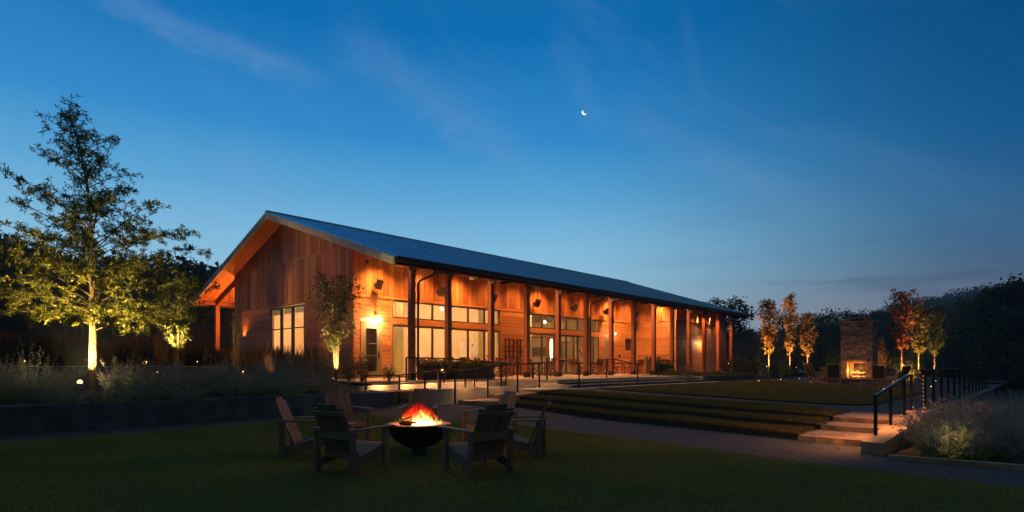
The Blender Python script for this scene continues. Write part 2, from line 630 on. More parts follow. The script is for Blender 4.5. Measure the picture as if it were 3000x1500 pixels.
def zb(u, v):
    """planted slope on the left of the hall"""
    a = 0.55 + 0.30 * ss(v, 15.6, 20.5)
    b = 0.52 * ss(v, 22, 30) + 0.10 * ss(v, 30, 34) + 1.2 * ss(v, 36, 70)
    return a + b * (1 - ss(u, 9.5, 11.8))


RIS = [(11.8, 13.0), (13.05, 13.7), (14.15, 14.7)]   # steel edges: u at v=3.5 and at v=12.7


def ris(i, v):
    a, b = RIS[i]
    t = (v - 3.5) / 9.2
    return a + (b - a) * t + 0.25 * math.sin(math.pi * t) * (0.5 - i * 0.2)


def grid(f, us, vs, name, mat, label=None, kind='structure', sub=None):
    """sheet sampled in (u, v) with height f(u, v)"""
    Vs = [tuple(W(u, v, f(u, v))) for v in vs for u in us]
    n = len(us)
    Fs = [(j * n + i, j * n + i + 1, (j + 1) * n + i + 1, (j + 1) * n + i) for j in range(len(vs) - 1) for i in range(n - 1)]
    me = bpy.data.meshes.new(name)
    me.from_pydata(Vs, [], Fs)
    me.materials.append(mat)
    me.polygons.foreach_set('use_smooth', [True] * len(me.polygons))
    o = link(bpy.data.objects.new(name, me))
    return tag(o, label, kind=kind)


def lins(a, b, n):
    return [a + (b - a) * i / (n - 1) for i in range(n)]


def hills_z(x, y):
    """ground of the valley and the wooded ridges around it"""
    d = math.hypot(x, y)
    az_ = math.atan2(x, y)
    left = (1 - ss(az_, -0.42, -0.16)) * (7.5 * ss(d, 48, 75) + 5 * ss(d, 75, 140))
    right = ss(az_, 0.60, 0.74) * 2 * ss(d, 80, 130)
    far = (6 * ss(az_, 0.30, 0.45) + 15 * ss(az_, 0.45, 0.66)) * ss(d, 190, 330)
    mid = 6 * ss(d, 120, 260)
    bump = 1.2 * math.sin(x * 0.05) * math.cos(y * 0.043) * ss(d, 70, 150)
    return -0.25 + left + right + far + mid + bump


# the ground: one polar sheet out to the horizon
gm = bpy.data.meshes.new('ground')
rads = [0.5, 3, 6, 10, 15, 20, 26, 32, 38, 44, 50, 56, 62, 70, 80, 92, 105, 120, 140, 160, 185, 210, 240, 270, 300, 330, 380, 450, 600, 900, 1500, 2400]
NA = 192
gv, gf = [], []
for r_ in rads:
    for k in range(NA):
        a = 2 * math.pi * k / NA
        x, y = r_ * math.sin(a), r_ * math.cos(a)
        gv.append((x, y, hills_z(x, y)))
for i in range(len(rads) - 1):
    for k in range(NA):
        a, b = i * NA + k, i * NA + (k + 1) % NA
        gf.append((a, a + NA, b + NA, b))
gf.append(tuple(range(NA)))
gm.from_pydata(gv, [], gf)
gm.materials.append(M_field)
gm.polygons.foreach_set('use_smooth', [True] * len(gm.polygons))
tag(link(bpy.data.objects.new('ground', gm)), None, kind='structure')

# lower gravel path (everything at the lower level that is not lawn)
grid(zl, lins(-30, 13.0, 87), lins(-14, 15.55, 60), 'path', M_gravel)
# left planted slope, mulch
grid(zb, lins(-60, 13.2, 80), lins(15.62, 75, 70), 'planting_soil', M_soil)
# upper level: gravel paths and patio
grid(lambda u, v: zu(v), lins(14.6, 60, 60), lins(2.05, 13.55, 24), 'upper_path', M_gravel)
grid(lambda u, v: 0.55 - 0.01 * max(0, u - 29), lins(29, 75, 30), lins(13.5, 19, 6), 'far_planting_soil', M_soil)
grid(lambda u, v: 0.40 - 0.006 * (u - 44), lins(44.5, 110, 20), lins(2.1, 60, 20), 'far_field', M_field)


def tier(i):
    """grass terrace i between steel edges i and i+1"""
    vs_ = lins(3.5, 12.7, 26)
    Vs, Fs = [], []
    for v in vs_:
        z0 = zl(12.0, v)
        z = z0 + (zu(v) - z0) * (i + 1) / 3.0
        a = ris(i, v) + 0.02
        b = ris(i + 1, v) + 0.01 if i < 2 else 16.4 - 0.05 * (v - 6) if v > 4.5 else 15.4 + (v - 3.5) * 1.0
        for k in range(5):
            Vs.append(tuple(W(a + (b - a) * k / 4, v, z + 0.004 + 0.02 * math.sin(k * math.pi / 4) * (0.6 + 0.4 * math.sin(v * 3)))))
    for j in range(len(vs_) - 1):
        for k in range(4):
            q = j * 5 + k
            Fs.append((q, q + 1, q + 6, q + 5))
    me = bpy.data.meshes.new('grass_terrace')
    me.from_pydata(Vs, [], Fs)
    me.materials.append(M_grassbase)
    tag(link(bpy.data.objects.new('grass_terrace', me)), None, kind='structure')


for i in range(3):
    tier(i)
EDGE_L = ['lowest rusty steel edging below the grass terraces, beside the gravel path', 'middle rusty steel edging between the two lower grass terraces',
          'topmost rusty steel edging below the upper grass strip']
for i in range(3):
    mb = MB()
    vs_ = lins(3.5, 12.7, 26)
    for a, b in zip(vs_[:-1], vs_[1:]):
        z0a, z0b = zl(12, a), zl(12, b)
        za, zb_ = z0a + (zu(a) - z0a) * (i + 1) / 3, z0b + (zu(b) - z0b) * (i + 1) / 3
        ua, ub = ris(i, a), ris(i, b)
        mb.hexa([(ua, a, -0.3), (ua + 0.02, a, -0.3), (ub + 0.02, b, -0.3), (ub, b, -0.3),
                 (ua, a, za + 0.006), (ua + 0.02, a, za + 0.006), (ub + 0.02, b, zb_ + 0.006), (ub, b, zb_ + 0.006)], 0.5)
    uvobj('steel_edging', mb, M_steel, RIS[i][0], 3.5, 0, EDGE_L[i], 'edging', 'steel edges of the grass terraces')

# big upper lawn
LAWN = [(18.0, 12.5), (24, 12.5), (30, 12.4), (34.3, 12.2), (34.0, 10.5), (32.6, 8.8), (31.2, 7.6), (30.2, 6.2), (29.4, 4.6), (28.8, 3.8), (24, 3.75), (19.0, 3.7), (18.2, 3.9), (17.8, 4.6), (17.7, 6.5), (17.8, 9.5)]


def flat_poly(name, pts, zf, mat, thick=0.0, world_pts=False):
    import mathutils.geometry as mg
    P2 = [Vector((p[0], p[1], 0)) for p in pts]
    tris = mg.tessellate_polygon([P2])
    mb = MB()
    top = [((W(p[0], p[1]) if not world_pts else Vector((p[0], p[1], 0))), zf(*p)) for p in pts]
    vs = [(q.x, q.y, z) for q, z in top]
    n = len(vs)
    mb.add(vs, [tuple(t) for t in tris], 0.5)
    me = mb.mesh(name)
    bmv = me
    # make sure the faces look up
    for p in bmv.polygons:
        if p.normal.z < 0:
            p.flip()
    me.materials.append(mat)
    return tag(link(bpy.data.objects.new(name, me)), None, kind='structure')


def dens(pts, step=0.6):
    o = []
    for a, b in zip(pts, pts[1:] + pts[:1]):
        n = max(1, int(math.dist(a, b) / step))
        o += [(a[0] + (b[0] - a[0]) * k / n, a[1] + (b[1] - a[1]) * k / n) for k in range(n)]
    return o


def inside(pts, x, y):
    pts = np.array(pts)
    r = np.zeros(len(x), bool)
    j = len(pts) - 1
    for i in range(len(pts)):
        xi, yi, xj, yj = pts[i][0], pts[i][1], pts[j][0], pts[j][1]
        c = ((yi > y) != (yj > y)) & (x < (xj - xi) * (y - yi) / (yj - yi + 1e-12) + xi)
        r ^= c
        j = i
    return r


def sheet(name, pts, zf, mat, step=0.25, uvw=True):
    """fine triangulated sheet following zf inside a polygon (cells clipped by centre, outline kept by a rim fan)"""
    return flat_poly(name, dens(pts, 0.8), zf, mat, world_pts=not uvw)


flat_poly('upper_lawn', dens(LAWN, 0.8), lambda u, v: zu(v) + 0.035, M_grassbase)

# lower lawn around the fire bowl (world x, y)
LOW = [(-14, 8.0), (-9.3, 10.4), (-7.6, 12.2), (-5.8, 14.2), (-5.2, 15.3), (-4.7, 16.1), (-3.8, 16.8), (-3.0, 16.9), (-2.0, 16.4), (-0.95, 15.4), (0.5, 13.2), (1.8, 11.4), (2.95, 10.3), (4.0, 8.7), (4.84, 7.8), (5.9, 6.6), (8, 4.6), (10, 2), (9, -8), (-14, -8)]
flat_poly('lower_lawn', LOW, lambda x, y: 0.02, M_grassbase, world_pts=True)


# ------------------------------------------------------------------ grass blades
def blades(name, pts, n, zf, hmin, hmax, uvw=True, wd=0.006, seed=1, mat=None):
    g = np.random.default_rng(seed)
    A = np.array(pts)
    lo, hi = A.min(0), A.max(0)
    q = g.random((n * 3, 2)) * (hi - lo) + lo
    q = q[inside(pts, q[:, 0], q[:, 1])][:n]
    if uvw:
        X = q[:, 0] * U.x + q[:, 1] * V.x
        Y = q[:, 0] * U.y + q[:, 1] * V.y
    else:
        X, Y = q[:, 0], q[:, 1]
    # only what stands in front of the camera
    m = (Y > 2.5) & (np.abs(X) < Y * 1.05 + 1)
    q, X, Y = q[m], X[m], Y[m]
    Z = np.array([zf(a, b) for a, b in q])
    k = len(X)
    patch = 0.5 + 0.5 * np.sin(X * 1.7 + np.sin(Y * 1.1) * 2) * np.sin(Y * 1.3 + X * 0.6)
    h = (hmin + (hmax - hmin) * g.random(k)) * (0.7 + 0.5 * patch)
    base = np.stack([X, Y, Z], 1)
    lean = np.stack([g.normal(0, 0.35, k), g.normal(0, 0.35, k), np.ones(k)], 1)
    lean /= np.linalg.norm(lean, axis=1, keepdims=True)
    a = g.random(k) * 2 * np.pi
    sd = np.stack([np.cos(a), np.sin(a), np.zeros(k)], 1) * (wd * (1 + Y[:, None] * 0.05))
    tip = base + lean * h[:, None]
    Vs = np.stack([base - sd, base + sd, tip], 1).reshape(-1, 3)
    me = np_mesh(name, Vs, np.arange(3 * k).reshape(k, 3), np.clip(g.random(k) * 0.7 + 0.3 * patch, 0, 1))
    me.materials.append(mat or M_grass)
    return me


LOWV = [(-9.0, 5.2), (-9.3, 10.4), (-7.6, 12.2), (-5.8, 14.2), (-5.2, 15.3), (-4.7, 16.1), (-3.8, 16.8), (-3.0, 16.9), (-2.0, 16.4), (-0.95, 15.4), (0.5, 13.2), (1.8, 11.4), (2.95, 10.3), (4.0, 8.7), (4.84, 7.8), (5.9, 6.6), (6.5, 5.2)]
o = link(bpy.data.objects.new('lawn_grass', blades('lawn_grass', LOWV, 330000, lambda x, y: 0.02, 0.018, 0.045, False, 0.004, 3)))
tag(o, 'short mown grass of the lower lawn around the fire bowl', 'grass', kind='stuff')
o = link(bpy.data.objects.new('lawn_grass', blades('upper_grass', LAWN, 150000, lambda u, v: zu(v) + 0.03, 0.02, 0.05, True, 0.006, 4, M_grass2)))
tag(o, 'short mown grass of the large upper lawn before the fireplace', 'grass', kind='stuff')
for i in range(3):
    pts = [(ris(i, v) + 0.0, v) for v in lins(3.6, 12.6, 10)]
    b = [((ris(i + 1, v) - 0.03 if i < 2 else 16.3 - 0.05 * (v - 6) if v > 4.5 else 15.4 + (v - 3.5)), v) for v in lins(12.6, 3.6, 10)]

    def zf(u, v, i=i):
        z0 = zl(12.0, v)
        return z0 + (zu(v) - z0) * (i + 1) / 3.0
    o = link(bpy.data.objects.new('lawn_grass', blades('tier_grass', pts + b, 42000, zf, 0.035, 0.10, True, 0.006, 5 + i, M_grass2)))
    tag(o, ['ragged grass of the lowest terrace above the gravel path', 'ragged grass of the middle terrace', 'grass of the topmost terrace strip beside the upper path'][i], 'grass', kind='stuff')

# ------------------------------------------------------------------ terrace, steps, ramps (one poured floor = setting)
TZ = 0.85
mb = MB()
mb.box((11.0, 17.5, 0.2), (44.9, 18.9, TZ))
mb.box((11.0, 18.9, 0.2), (36.4, 21.9, TZ))
mb.box((17.42, 14.0, 0.2), (29.0, 17.5, TZ))
for k in range(1, 14):    # saw-cut joints as thin dark grooves are left to the material; slab bays differ in tone
    pass
uvobj('terrace_floor', mb, M_conc, 11, 14, 0, kind='structure')
mb = MB()
for k, (va, z) in enumerate([(13.65, 0.76), (13.3, 0.665)]):
    mb.box((17.42, va, 0.2), (29.4 + 0.35 * k, va + 0.35, z))
uvobj('terrace_steps', mb, M_concd, 17.4, 13.3, 0, kind='structure')
mb = MB()
for a, b in [(17.6, 20.4), (20.41, 23.3), (23.31, 26.2), (26.21, 29.0)]:
    mb.box((a, 13.96, TZ), (b, 14.36, TZ + 0.012))
    mb.box((a, 13.62, 0.76), (b, 13.94, 0.772))
    mb.box((a, 13.27, 0.665), (b, 13.60, 0.677))
uvobj('step_nosings', mb, M_conc, 17.4, 13.3, 0, kind='structure')
# cheek wall on the left of the terrace steps
mb = MB()
mb.hexa([(17.1, 13.2, 0.3), (17.4, 13.2, 0.3), (17.4, 16.6, 0.3), (17.1, 16.6, 0.3), (17.1, 13.2, 0.66), (17.4, 13.2, 0.66), (17.4, 16.6, 0.88), (17.1, 16.6, 0.88)])
uvobj('cheek_wall', mb, M_conc, 17.1, 13.2, 0.3, 'short sloping concrete wall at the ramp side of the wide terrace steps', 'wall')
# landing at the ramp and wide walk along the steps
mb = MB()
mb.box((15.5, 12.75, 0.1), (17.1, 17.4, 0.562))
mb.box((17.1, 12.75, 0.1), (30, 13.3, 0.558))
uvobj('walk', mb, M_conc, 15.5, 12.7, 0, kind='structure')
mb = MB()   # ramp runs
mb.hexa([(10.9, 14.7, -0.3), (16.6, 14.7, -0.3), (16.6, 16.45, -0.3), (10.9, 16.45, -0.3), (10.9, 14.7, 0.06), (16.6, 14.7, 0.566), (16.6, 16.45, 0.566), (10.9, 16.45, 0.10)])
mb.hexa([(12.0, 16.8, 0.1), (17.3, 16.8, 0.1), (17.3, 17.5, 0.1), (12.0, 17.5, 0.1), (12.0, 16.8, 0.846), (17.3, 16.8, 0.57), (17.3, 17.5, 0.57), (12.0, 17.5, 0.846)])
mb.hexa([(10.0, 13.2, -0.3), (10.9, 13.9, -0.3), (10.9, 16.45, -0.3), (10.82, 16.45, -0.3), (10.0, 15.2, 0.02), (10.9, 14.35, 0.03), (10.9, 16.45, 0.10), (10.82, 16.45, 0.09)])
uvobj('ramp', mb, M_conc, 11, 15, 0, kind='structure')

# ramp walls
mb = MB()
mb.box((11.25, 14.37, -0.2), (16.6, 14.62, 0.655))
uvobj('ramp_wall', mb, M_conc, 11.25, 14.37, 0, 'low near concrete wall of the ramp, dark at its left end and lit at its right', 'wall')
mb = MB()
mb.hexa([(10.2, 16.5, 0), (17.1, 16.5, 0), (17.1, 16.75, 0), (10.2, 16.75, 0), (10.2, 16.5, 0.74), (17.1, 16.5, 0.78), (17.1, 16.75, 0.78), (10.2, 16.75, 0.74)])
uvobj('ramp_wall', mb, M_conc, 10.2, 16.5, 0, 'brightly lit concrete wall between the two ramp runs, under the long handrail', 'wall')
# retaining wall of the left bed, with its return to the ramp
rw = uvthing('retaining_wall', 'long dark blue-grey concrete retaining wall below the left planting bed', 'wall', 10.8, 15.55, 0)
mb = MB()
for a, b in zip(lins(-26, 10.8, 13)[:-1], lins(-26, 10.8, 13)[1:]):
    za, zb_ = 0.60 - 0.003 * a, 0.60 - 0.003 * b
    mb.hexa([(a + .004, 15.45, -0.3), (b, 15.45, -0.3), (b, 15.68, -0.3), (a + .004, 15.68, -0.3), (a + .004, 15.45, za), (b, 15.45, zb_), (b, 15.68, zb_), (a + .004, 15.68, za)])
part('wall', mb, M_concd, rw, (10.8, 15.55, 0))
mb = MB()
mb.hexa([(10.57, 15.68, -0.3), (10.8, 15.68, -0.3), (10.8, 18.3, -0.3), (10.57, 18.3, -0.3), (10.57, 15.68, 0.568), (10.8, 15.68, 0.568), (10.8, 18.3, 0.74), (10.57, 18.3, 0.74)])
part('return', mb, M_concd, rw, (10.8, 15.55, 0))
# mulch pocket beside the corner door
mb = MB()
mb.box((10.85, 16.78, 0.3), (13.2, 18.6, 0.80))
mb.box((10.85, 18.62, 0.3), (11.6, 21.2, 0.845))
uvobj('mulch', mb, M_soil, 11, 17, 0, kind='structure')
# lit garden path along the hall's near corner, and a farther one up the slope
mb = MB()
for a, b in zip(lins(-4, 10.9, 12)[:-1], lins(-4, 10.9, 12)[1:]):
    mb.box((a, 20.6, 0.5), (b - 0.01, 21.7, 0.885))
uvobj('garden_path', mb, M_conc, 5, 21, 0, kind='structure')
mb = MB()
for a, b in zip(lins(-12, 11.0, 16)[:-1], lins(-12, 11.0, 16)[1:]):
    mb.box((a, 29.4, 0.9), (b - 0.01, 30.3, 1.385))
uvobj('garden_path', mb, M_conc, 0, 30, 0, kind='structure')

# stone slab steps: three on the right, two by the ramp
def slab(u0, u1, v0, v1, z0, z1, label, seed):
    rr = random.Random(seed)
    mb = MB()
    nu, nv = 5, 8
    top = [[None] * (nv + 1) for _ in range(nu + 1)]
    for i in range(nu + 1):
        for j in range(nv + 1):
            eu = rr.uniform(-.02, .02) if i in (0, nu) else 0
            ev = rr.uniform(-.03, .03) if j in (0, nv) else 0
            top[i][j] = (u0 + (u1 - u0) * i / nu + eu, v0 + (v1 - v0) * j / nv + ev, z1 + rr.uniform(-.006, .006))
    vs = [p for row in top for p in row]
    n = nv + 1
    fs = [(i * n + j, (i + 1) * n + j, (i + 1) * n + j + 1, i * n + j + 1) for i in range(nu) for j in range(nv)]
    ring = [(0, j) for j in range(nv + 1)] + [(i, nv) for i in range(1, nu + 1)] + [(nu, j) for j in range(nv - 1, -1, -1)] + [(i, 0) for i in range(nu - 1, 0, -1)]
    base = len(vs)
    for k, (i, j) in enumerate(ring):
        p = top[i][j]
        vs.append((p[0] + rr.uniform(-.006, .006), p[1] + rr.uniform(-.006, .006), z0))
    L_ = len(ring)
    for k in range(L_):
        a, b = ring[k], ring[(k + 1) % L_]
        fs.append((a[0] * n + a[1], b[0] * n + b[1], base + (k + 1) % L_, base + k))
    mb.add(vs, fs, rr.random())
    uvobj('stone_step', mb, M_stone, (u0 + u1) / 2, (v0 + v1) / 2, z0, label, 'step', 'rough sandstone slab steps')


slab(11.62, 13.3, 2.28, 3.48, -0.08, 0.11, 'lowest lamplit sandstone slab beside the orange topped cheek wall', 1)
slab(12.98, 14.3, 2.28, 3.47, 0.02, 0.205, 'middle sandstone slab of the three lamplit steps beside the handrail', 2)
slab(14.0, 15.75, 2.28, 3.5, 0.1, 0.305, 'top sandstone slab of the three lamplit steps beside the handrail', 3)
slab(12.4, 14.3, 12.75, 14.15, 0.0, 0.29, 'lower sandstone slab at the foot of the ramp wall', 4)
slab(13.95, 15.55, 12.75, 14.2, 0.1, 0.43, 'upper sandstone slab beside the ramp wall', 5)

# right side: retaining wall under the guard rail, cheek wall of the steps
mb = MB()
for a, b in zip(lins(15.0, 31.9, 8)[:-1], lins(15.0, 31.9, 8)[1:]):
    mb.box((a, 1.78, -1.6), (b - 0.006, 2.04, 0.44))
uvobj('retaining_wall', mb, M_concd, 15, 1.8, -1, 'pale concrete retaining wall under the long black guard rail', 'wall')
mb = MB()
mb.hexa([(10.75, 1.96, -0.6), (15.0, 1.80, -0.6), (15.0, 2.27, -0.6), (10.75, 2.27, -0.6), (10.75, 1.96, 0.19), (15.0, 1.80, 0.47), (15.0, 2.27, 0.47), (10.75, 2.27, 0.19)])
uvobj('cheek_wall', mb, M_concw, 10.75, 2, 0, 'sloping concrete wall with a glowing orange top beside the slab steps', 'wall')
mb = MB()
p0, p1_ = G(2604, 1345, 0.0), G(3060, 1382, 0.0)
mb.bar(p0 + Vector((0, 0, .02)), p1_ + Vector((0, 0, .02)), 0.12, 0.1)
o = part('bed_edging', mb, M_stone)
tag(o, 'thin stone edging strip at the foot of the purple sage bed', 'edging')
# soil of the right bed
mb = MB()
mb.add([tuple(G(2604, 1345, 0) + Vector((0, .06, .01))), tuple(G(3060, 1382, 0) + Vector((0, .06, .01))), (16, 12, -0.1), tuple(W(15, 1.75, -0.1)), tuple(W(10.8, 1.92, 0.01))], [(0, 1, 2, 3, 4)], .5)
o = part('bed_soil', mb, M_soil)
tag(o, None, kind='structure')

# planter wall right of the terrace steps
pw = uvthing('planter_wall', 'low concrete planter wall right of the wide terrace steps', 'wall', 29, 13.5, 0.3)
mb = MB()
for a, b in zip(lins(29.2, 42, 6)[:-1], lins(29.2, 42, 6)[1:]):
    mb.hexa([(a, 13.45, 0.2), (b - .005, 13.45, 0.2), (b - .005, 13.65, 0.2), (a, 13.65, 0.2), (a, 13.45, 0.84), (b - .005, 13.45, 0.84), (b - .005, 13.65, 0.84), (a, 13.65, 0.84)])
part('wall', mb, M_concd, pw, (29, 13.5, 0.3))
mb = MB()
mb.box((29.0, 13.45, 0.2), (29.195, 15.2, 0.84))
part('return', mb, M_conc, pw, (29, 13.5, 0.3))  # paler concrete paints this end as the lit face of the wall
mb = MB()
mb.box((29.2, 13.66, 0.3), (46, 17.48, 0.78))
uvobj('planter_soil', mb, M_soil, 29, 14, 0, kind='structure')
mb = MB()
mb.box((44.92, 17.5, 0.2), (60, 30, 0.70))
uvobj('far_soil', mb, M_soil, 45, 17, 0, kind='structure')

# ================================================================== THE HALL
UO, VO, ZO = 13.24, 21.9, TZ
hall = uvthing('event_hall', 'long cedar clad hall with blue steel gable roof and glowing porch', 'building', UO, VO, ZO)
OFF = (UO, VO, ZO)
RU0, RU1 = 12.25, 45.3
VE, VR, VB = 17.4, 28.25, 39.1
ZE, ZR = 5.43, 9.02
SL = (ZR - ZE) / (VR - VE)


def roof_z(v):
    return ZE + SL * (v - VE) if v <= VR else ZE + SL * (VB - v)


def under(v):
    return roof_z(v) - 0.24


# roof sheet with ribs
mb = MB()
for (va, vb) in ((VE - 0.05, VR), (VR, VB + 0.05)):
    za, zb_ = roof_z(va), roof_z(vb)
    u = RU0 - .04
    while u < RU1 + .03:
        e = min(u + .3, RU1 + .04)
        mb.hexa([(u, va, za - .05), (e, va, za - .05), (e, vb, zb_ - .05), (u, vb, zb_ - .05),
                 (u, va, za), (e, va, za), (e, vb, zb_), (u, vb, zb_)], random.uniform(.25, .75))
        u = e
    u = RU0 + 0.1
    while u < RU1:
        mb.hexa([(u, va, za), (u + .035, va, za), (u + .035, vb, zb_), (u, vb, zb_), (u + .008, va, za + .045), (u + .027, va, za + .045), (u + .027, vb, zb_ + .045), (u + .008, vb, zb_ + .045)], random.uniform(.6, 1.0))
        u += 0.3
mb.box((RU0 - .05, VR - .12, ZR - .02), (RU1 + .05, VR + .12, ZR + .05), 0.5)
roof = part('roof', mb, M_roof, hall, OFF)
# soffit planks, front, back
mb = MB()
for (va, vb) in ((VE + 0.04, VR), (VR, VB - 0.04)):
    u = RU0 + 0.06
    while u < RU1 - 0.1:
        e = min(u + 0.145, RU1 - 0.06)
        mb.hexa([(u, va, under(va)), (e, va, under(va)), (e, vb, under(vb)), (u, vb, under(vb)),
                 (u, va, under(va) + .12), (e, va, under(va) + .12), (e, vb, under(vb) + .12), (u, vb, under(vb) + .12)])
        u += 0.15
part('soffit', mb, M_soffit, roof, OFF)
# verge boards and eave fascia
for ua, ub in ((RU0 - .05, RU0 + .05), (RU1 - .05, RU1 + .05)):
    mb = MB()
    for va, vb in ((VE - .02, VR), (VR, VB + .02)):
        for dz0, dz1, e in ((-.34, -.19, 0.0), (-.185, -.052, 0.02)):
            mb.hexa([(ua - e, va, roof_z(va) + dz0), (ub, va, roof_z(va) + dz0), (ub, vb, roof_z(vb) + dz0), (ua - e, vb, roof_z(vb) + dz0),
                     (ua - e, va, roof_z(va) + dz1), (ub, va, roof_z(va) + dz1), (ub, vb, roof_z(vb) + dz1), (ua - e, vb, roof_z(vb) + dz1)])
    part('fascia', mb, M_verge, roof, OFF)
mb = MB()
mb.box((RU0 + .06, VE + .0, ZE - .30), (RU1 - .06, VE + .035, ZE - .07))
mb.box((RU0 + .06, VB - .035, ZE - .30), (RU1 - .06, VB, ZE - .07))
for va, vb in ((VE - .16, VE - .005), (VB + .005, VB + .16)):
    mb.box((RU0 + .02, va, ZE - .20), (RU1 - .02, vb, ZE - .19))
    mb.box((RU0 + .02, va - .012, ZE - .20), (RU1 - .02, va, ZE - .03))
    mb.box((RU0 + .0, va - .012, ZE - .20), (RU0 + .02, vb, ZE - .03))
part('gutter', mb, M_dark, roof, OFF)


def zr(v):          # wall head just under the soffit
    return under(v) - 0.005


def hboards(mb, axis, fixed, a, b, z0, z1, openings, th=0.022, step=0.165, out=-1):
    """horizontal cladding boards along u (axis 'u', at v=fixed) or v; openings = [(a, b, z0, z1)]"""
    z = z0
    row = 0
    while z < z1 - 0.01:
        zt = min(z + step - 0.009, z1)
        zc = (z + zt) / 2
        segs = [(a, b)]
        for (oa, ob, o0, o1) in openings:
            if o0 - 0.06 < zc < o1 + 0.06:
                ns = []
                for s0, s1 in segs:
                    if ob <= s0 or oa >= s1:
                        ns.append((s0, s1))
                    else:
                        if oa > s0:
                            ns.append((s0, oa))
                        if ob < s1:
                            ns.append((ob, s1))
                segs = ns
        for s0, s1 in segs:
            x = s0
            while x < s1 - 0.02:
                e = min(x + random.uniform(2.2, 4.6), s1)
                if s1 - e < 0.5:
                    e = s1
                t2 = th + random.uniform(-.0015, .0015)
                if axis == 'u':
                    mb.box((x + .001, fixed - t2, z), (e - .002, fixed, zt))
                else:
                    mb.box((fixed - t2, x + .001, z), (fixed, e - .002, zt))
                x = e
        z += step
        row += 1


def vboards(mb, axis, fixed, a, b, z0, zf, step=0.285):
    """board-on-board vertical cladding up to zf(position)"""
    x, k = a, 0
    gap = 0.055 if axis == 'v' and step < .25 else 0.024
    while x < b - 0.02:
        w_ = step * random.uniform(0.88, 1.12)
        e = min(x + w_, b)
        t = random.choice((0.030, 0.036, 0.050)) if gap < .03 else 0.06
        xa, xb = x, max(x + .02, e - gap)
        za, zb_ = zf(xa), zf(xb)
        if axis == 'u':
            mb.hexa([(xa, fixed - t, z0), (xb, fixed - t, z0), (xb, fixed, z0), (xa, fixed, z0), (xa, fixed - t, za), (xb, fixed - t, zb_), (xb, fixed, zb_), (xa, fixed, za)])
        else:
            mb.hexa([(fixed - t, xa, z0), (fixed, xa, z0), (fixed, xb, z0), (fixed - t, xb, z0), (fixed - t, xa, za), (fixed, xa, za), (fixed, xb, zb_), (fixed - t, xb, zb_)])
        x = e
        k += 1


def vboards_split(mb, axis, fixed, a, b, z0, zf, mid=None, step=0.285):
    if mid is None or mid <= a or mid >= b:
        vboards(mb, axis, fixed, a, b, z0, zf, step)
    else:
        vboards(mb, axis, fixed, a, mid, z0, zf, step)
        vboards(mb, axis, fixed, mid, b, z0, zf, step)


BND = TZ + 3.58
SE = 36.4            # where the wall steps forward
FW = 18.8            # front plane of the forward block
WG = [(15.24, 22.24), (24.62, 31.62)]
opn = [(13.58, 14.72, TZ, TZ + 2.53), (32.18, 33.32, TZ, TZ + 2.53), (34.72, 35.79, TZ + 1.5, TZ + 2.54)]
for a, b in WG:
    opn.append((a - .1, b + .1, TZ, TZ + 3.6))

for a_, b_ in ((13.30, 15.14), (22.34, 24.52), (31.72, SE - .02)):
    fw = MB()
    hboards(fw, 'u', 21.9, a_, b_, TZ + .01, BND, opn)
    part('front_wall_boards', fw, M_hwood, hall, OFF)
fw = MB()
vboards(fw, 'u', 21.9, 13.26, SE, BND + .12, lambda u: zr(21.9))
part('front_wall_upper_boards', fw, M_vwood, hall, OFF)
# wall cores with real openings (backing behind the boards)
def core_u(v0, v1, a, b, z0, z1, openings):
    """solid wall along u between v0 and v1, cut around openings"""
    mb = MB()
    cuts = sorted({z0, z1} | {max(z0, min(z1, z)) for o_ in openings for z in (o_[2], o_[3])})
    for c0, c1 in zip(cuts[:-1], cuts[1:]):
        zc = (c0 + c1) / 2
        segs = [(a, b)]
        for oa, ob, o0, o1 in openings:
            if o0 < zc < o1:
                ns = []
                for s0, s1 in segs:
                    if ob <= s0 or oa >= s1:
                        ns.append((s0, s1))
                    else:
                        if oa > s0:
                            ns.append((s0, oa))
                        if ob < s1:
                            ns.append((ob, s1))
                segs = ns
        for s0, s1 in segs:
            mb.box((s0, v0, c0), (s1, v1, c1), 0.3)
    return mb


copn = [(13.70, 14.60, TZ, TZ + 2.41), (32.3, 33.2, TZ, TZ + 2.41), (34.82, 35.69, TZ + 1.6, TZ + 2.44)]
for a, b in WG:
    copn += [(a, b, TZ, TZ + 2.45), (a, b, TZ + 2.75, TZ + 3.55)]
part('front_wall', core_u(21.905, 22.1, 13.28, SE, TZ, 6.55, copn), M_cream, hall, OFF)

# trim boards on the front wall
tr = MB()
tr.box((13.24, 21.835, BND), (SE, 21.9, BND + .115))
for a, b in WG:
    tr.box((a - .1, 21.862, TZ), (a, 21.9, BND - .003))
    tr.box((b, 21.862, TZ), (b + .1, 21.9, BND - .003))
    tr.box((a + .001, 21.866, TZ + 2.46), (b - .001, 21.9, TZ + 2.745))
for a, b, z1 in ((13.70, 14.60, 2.41), (32.3, 33.2, 2.41)):
    tr.box((a - .11, 21.86, TZ), (a, 21.9, TZ + z1))
    tr.box((b, 21.86, TZ), (b + .11, 21.9, TZ + z1))
    tr.box((a - .11, 21.86, TZ + z1 + .002), (b + .11, 21.9, TZ + z1 + .11))
for a, b, c, d in ((34.72, 34.82, 1.6, 2.44), (35.69, 35.79, 1.6, 2.44), (34.72, 35.79, 1.5, 1.598), (34.72, 35.79, 2.442, 2.54)):
    tr.box((a, 21.86, TZ + c), (b, 21.9, TZ + d))
tr.box((13.22, 21.84, TZ), (13.30, 21.9, BND - .004))
part('wall_trim', tr, M_trim, hall, OFF)


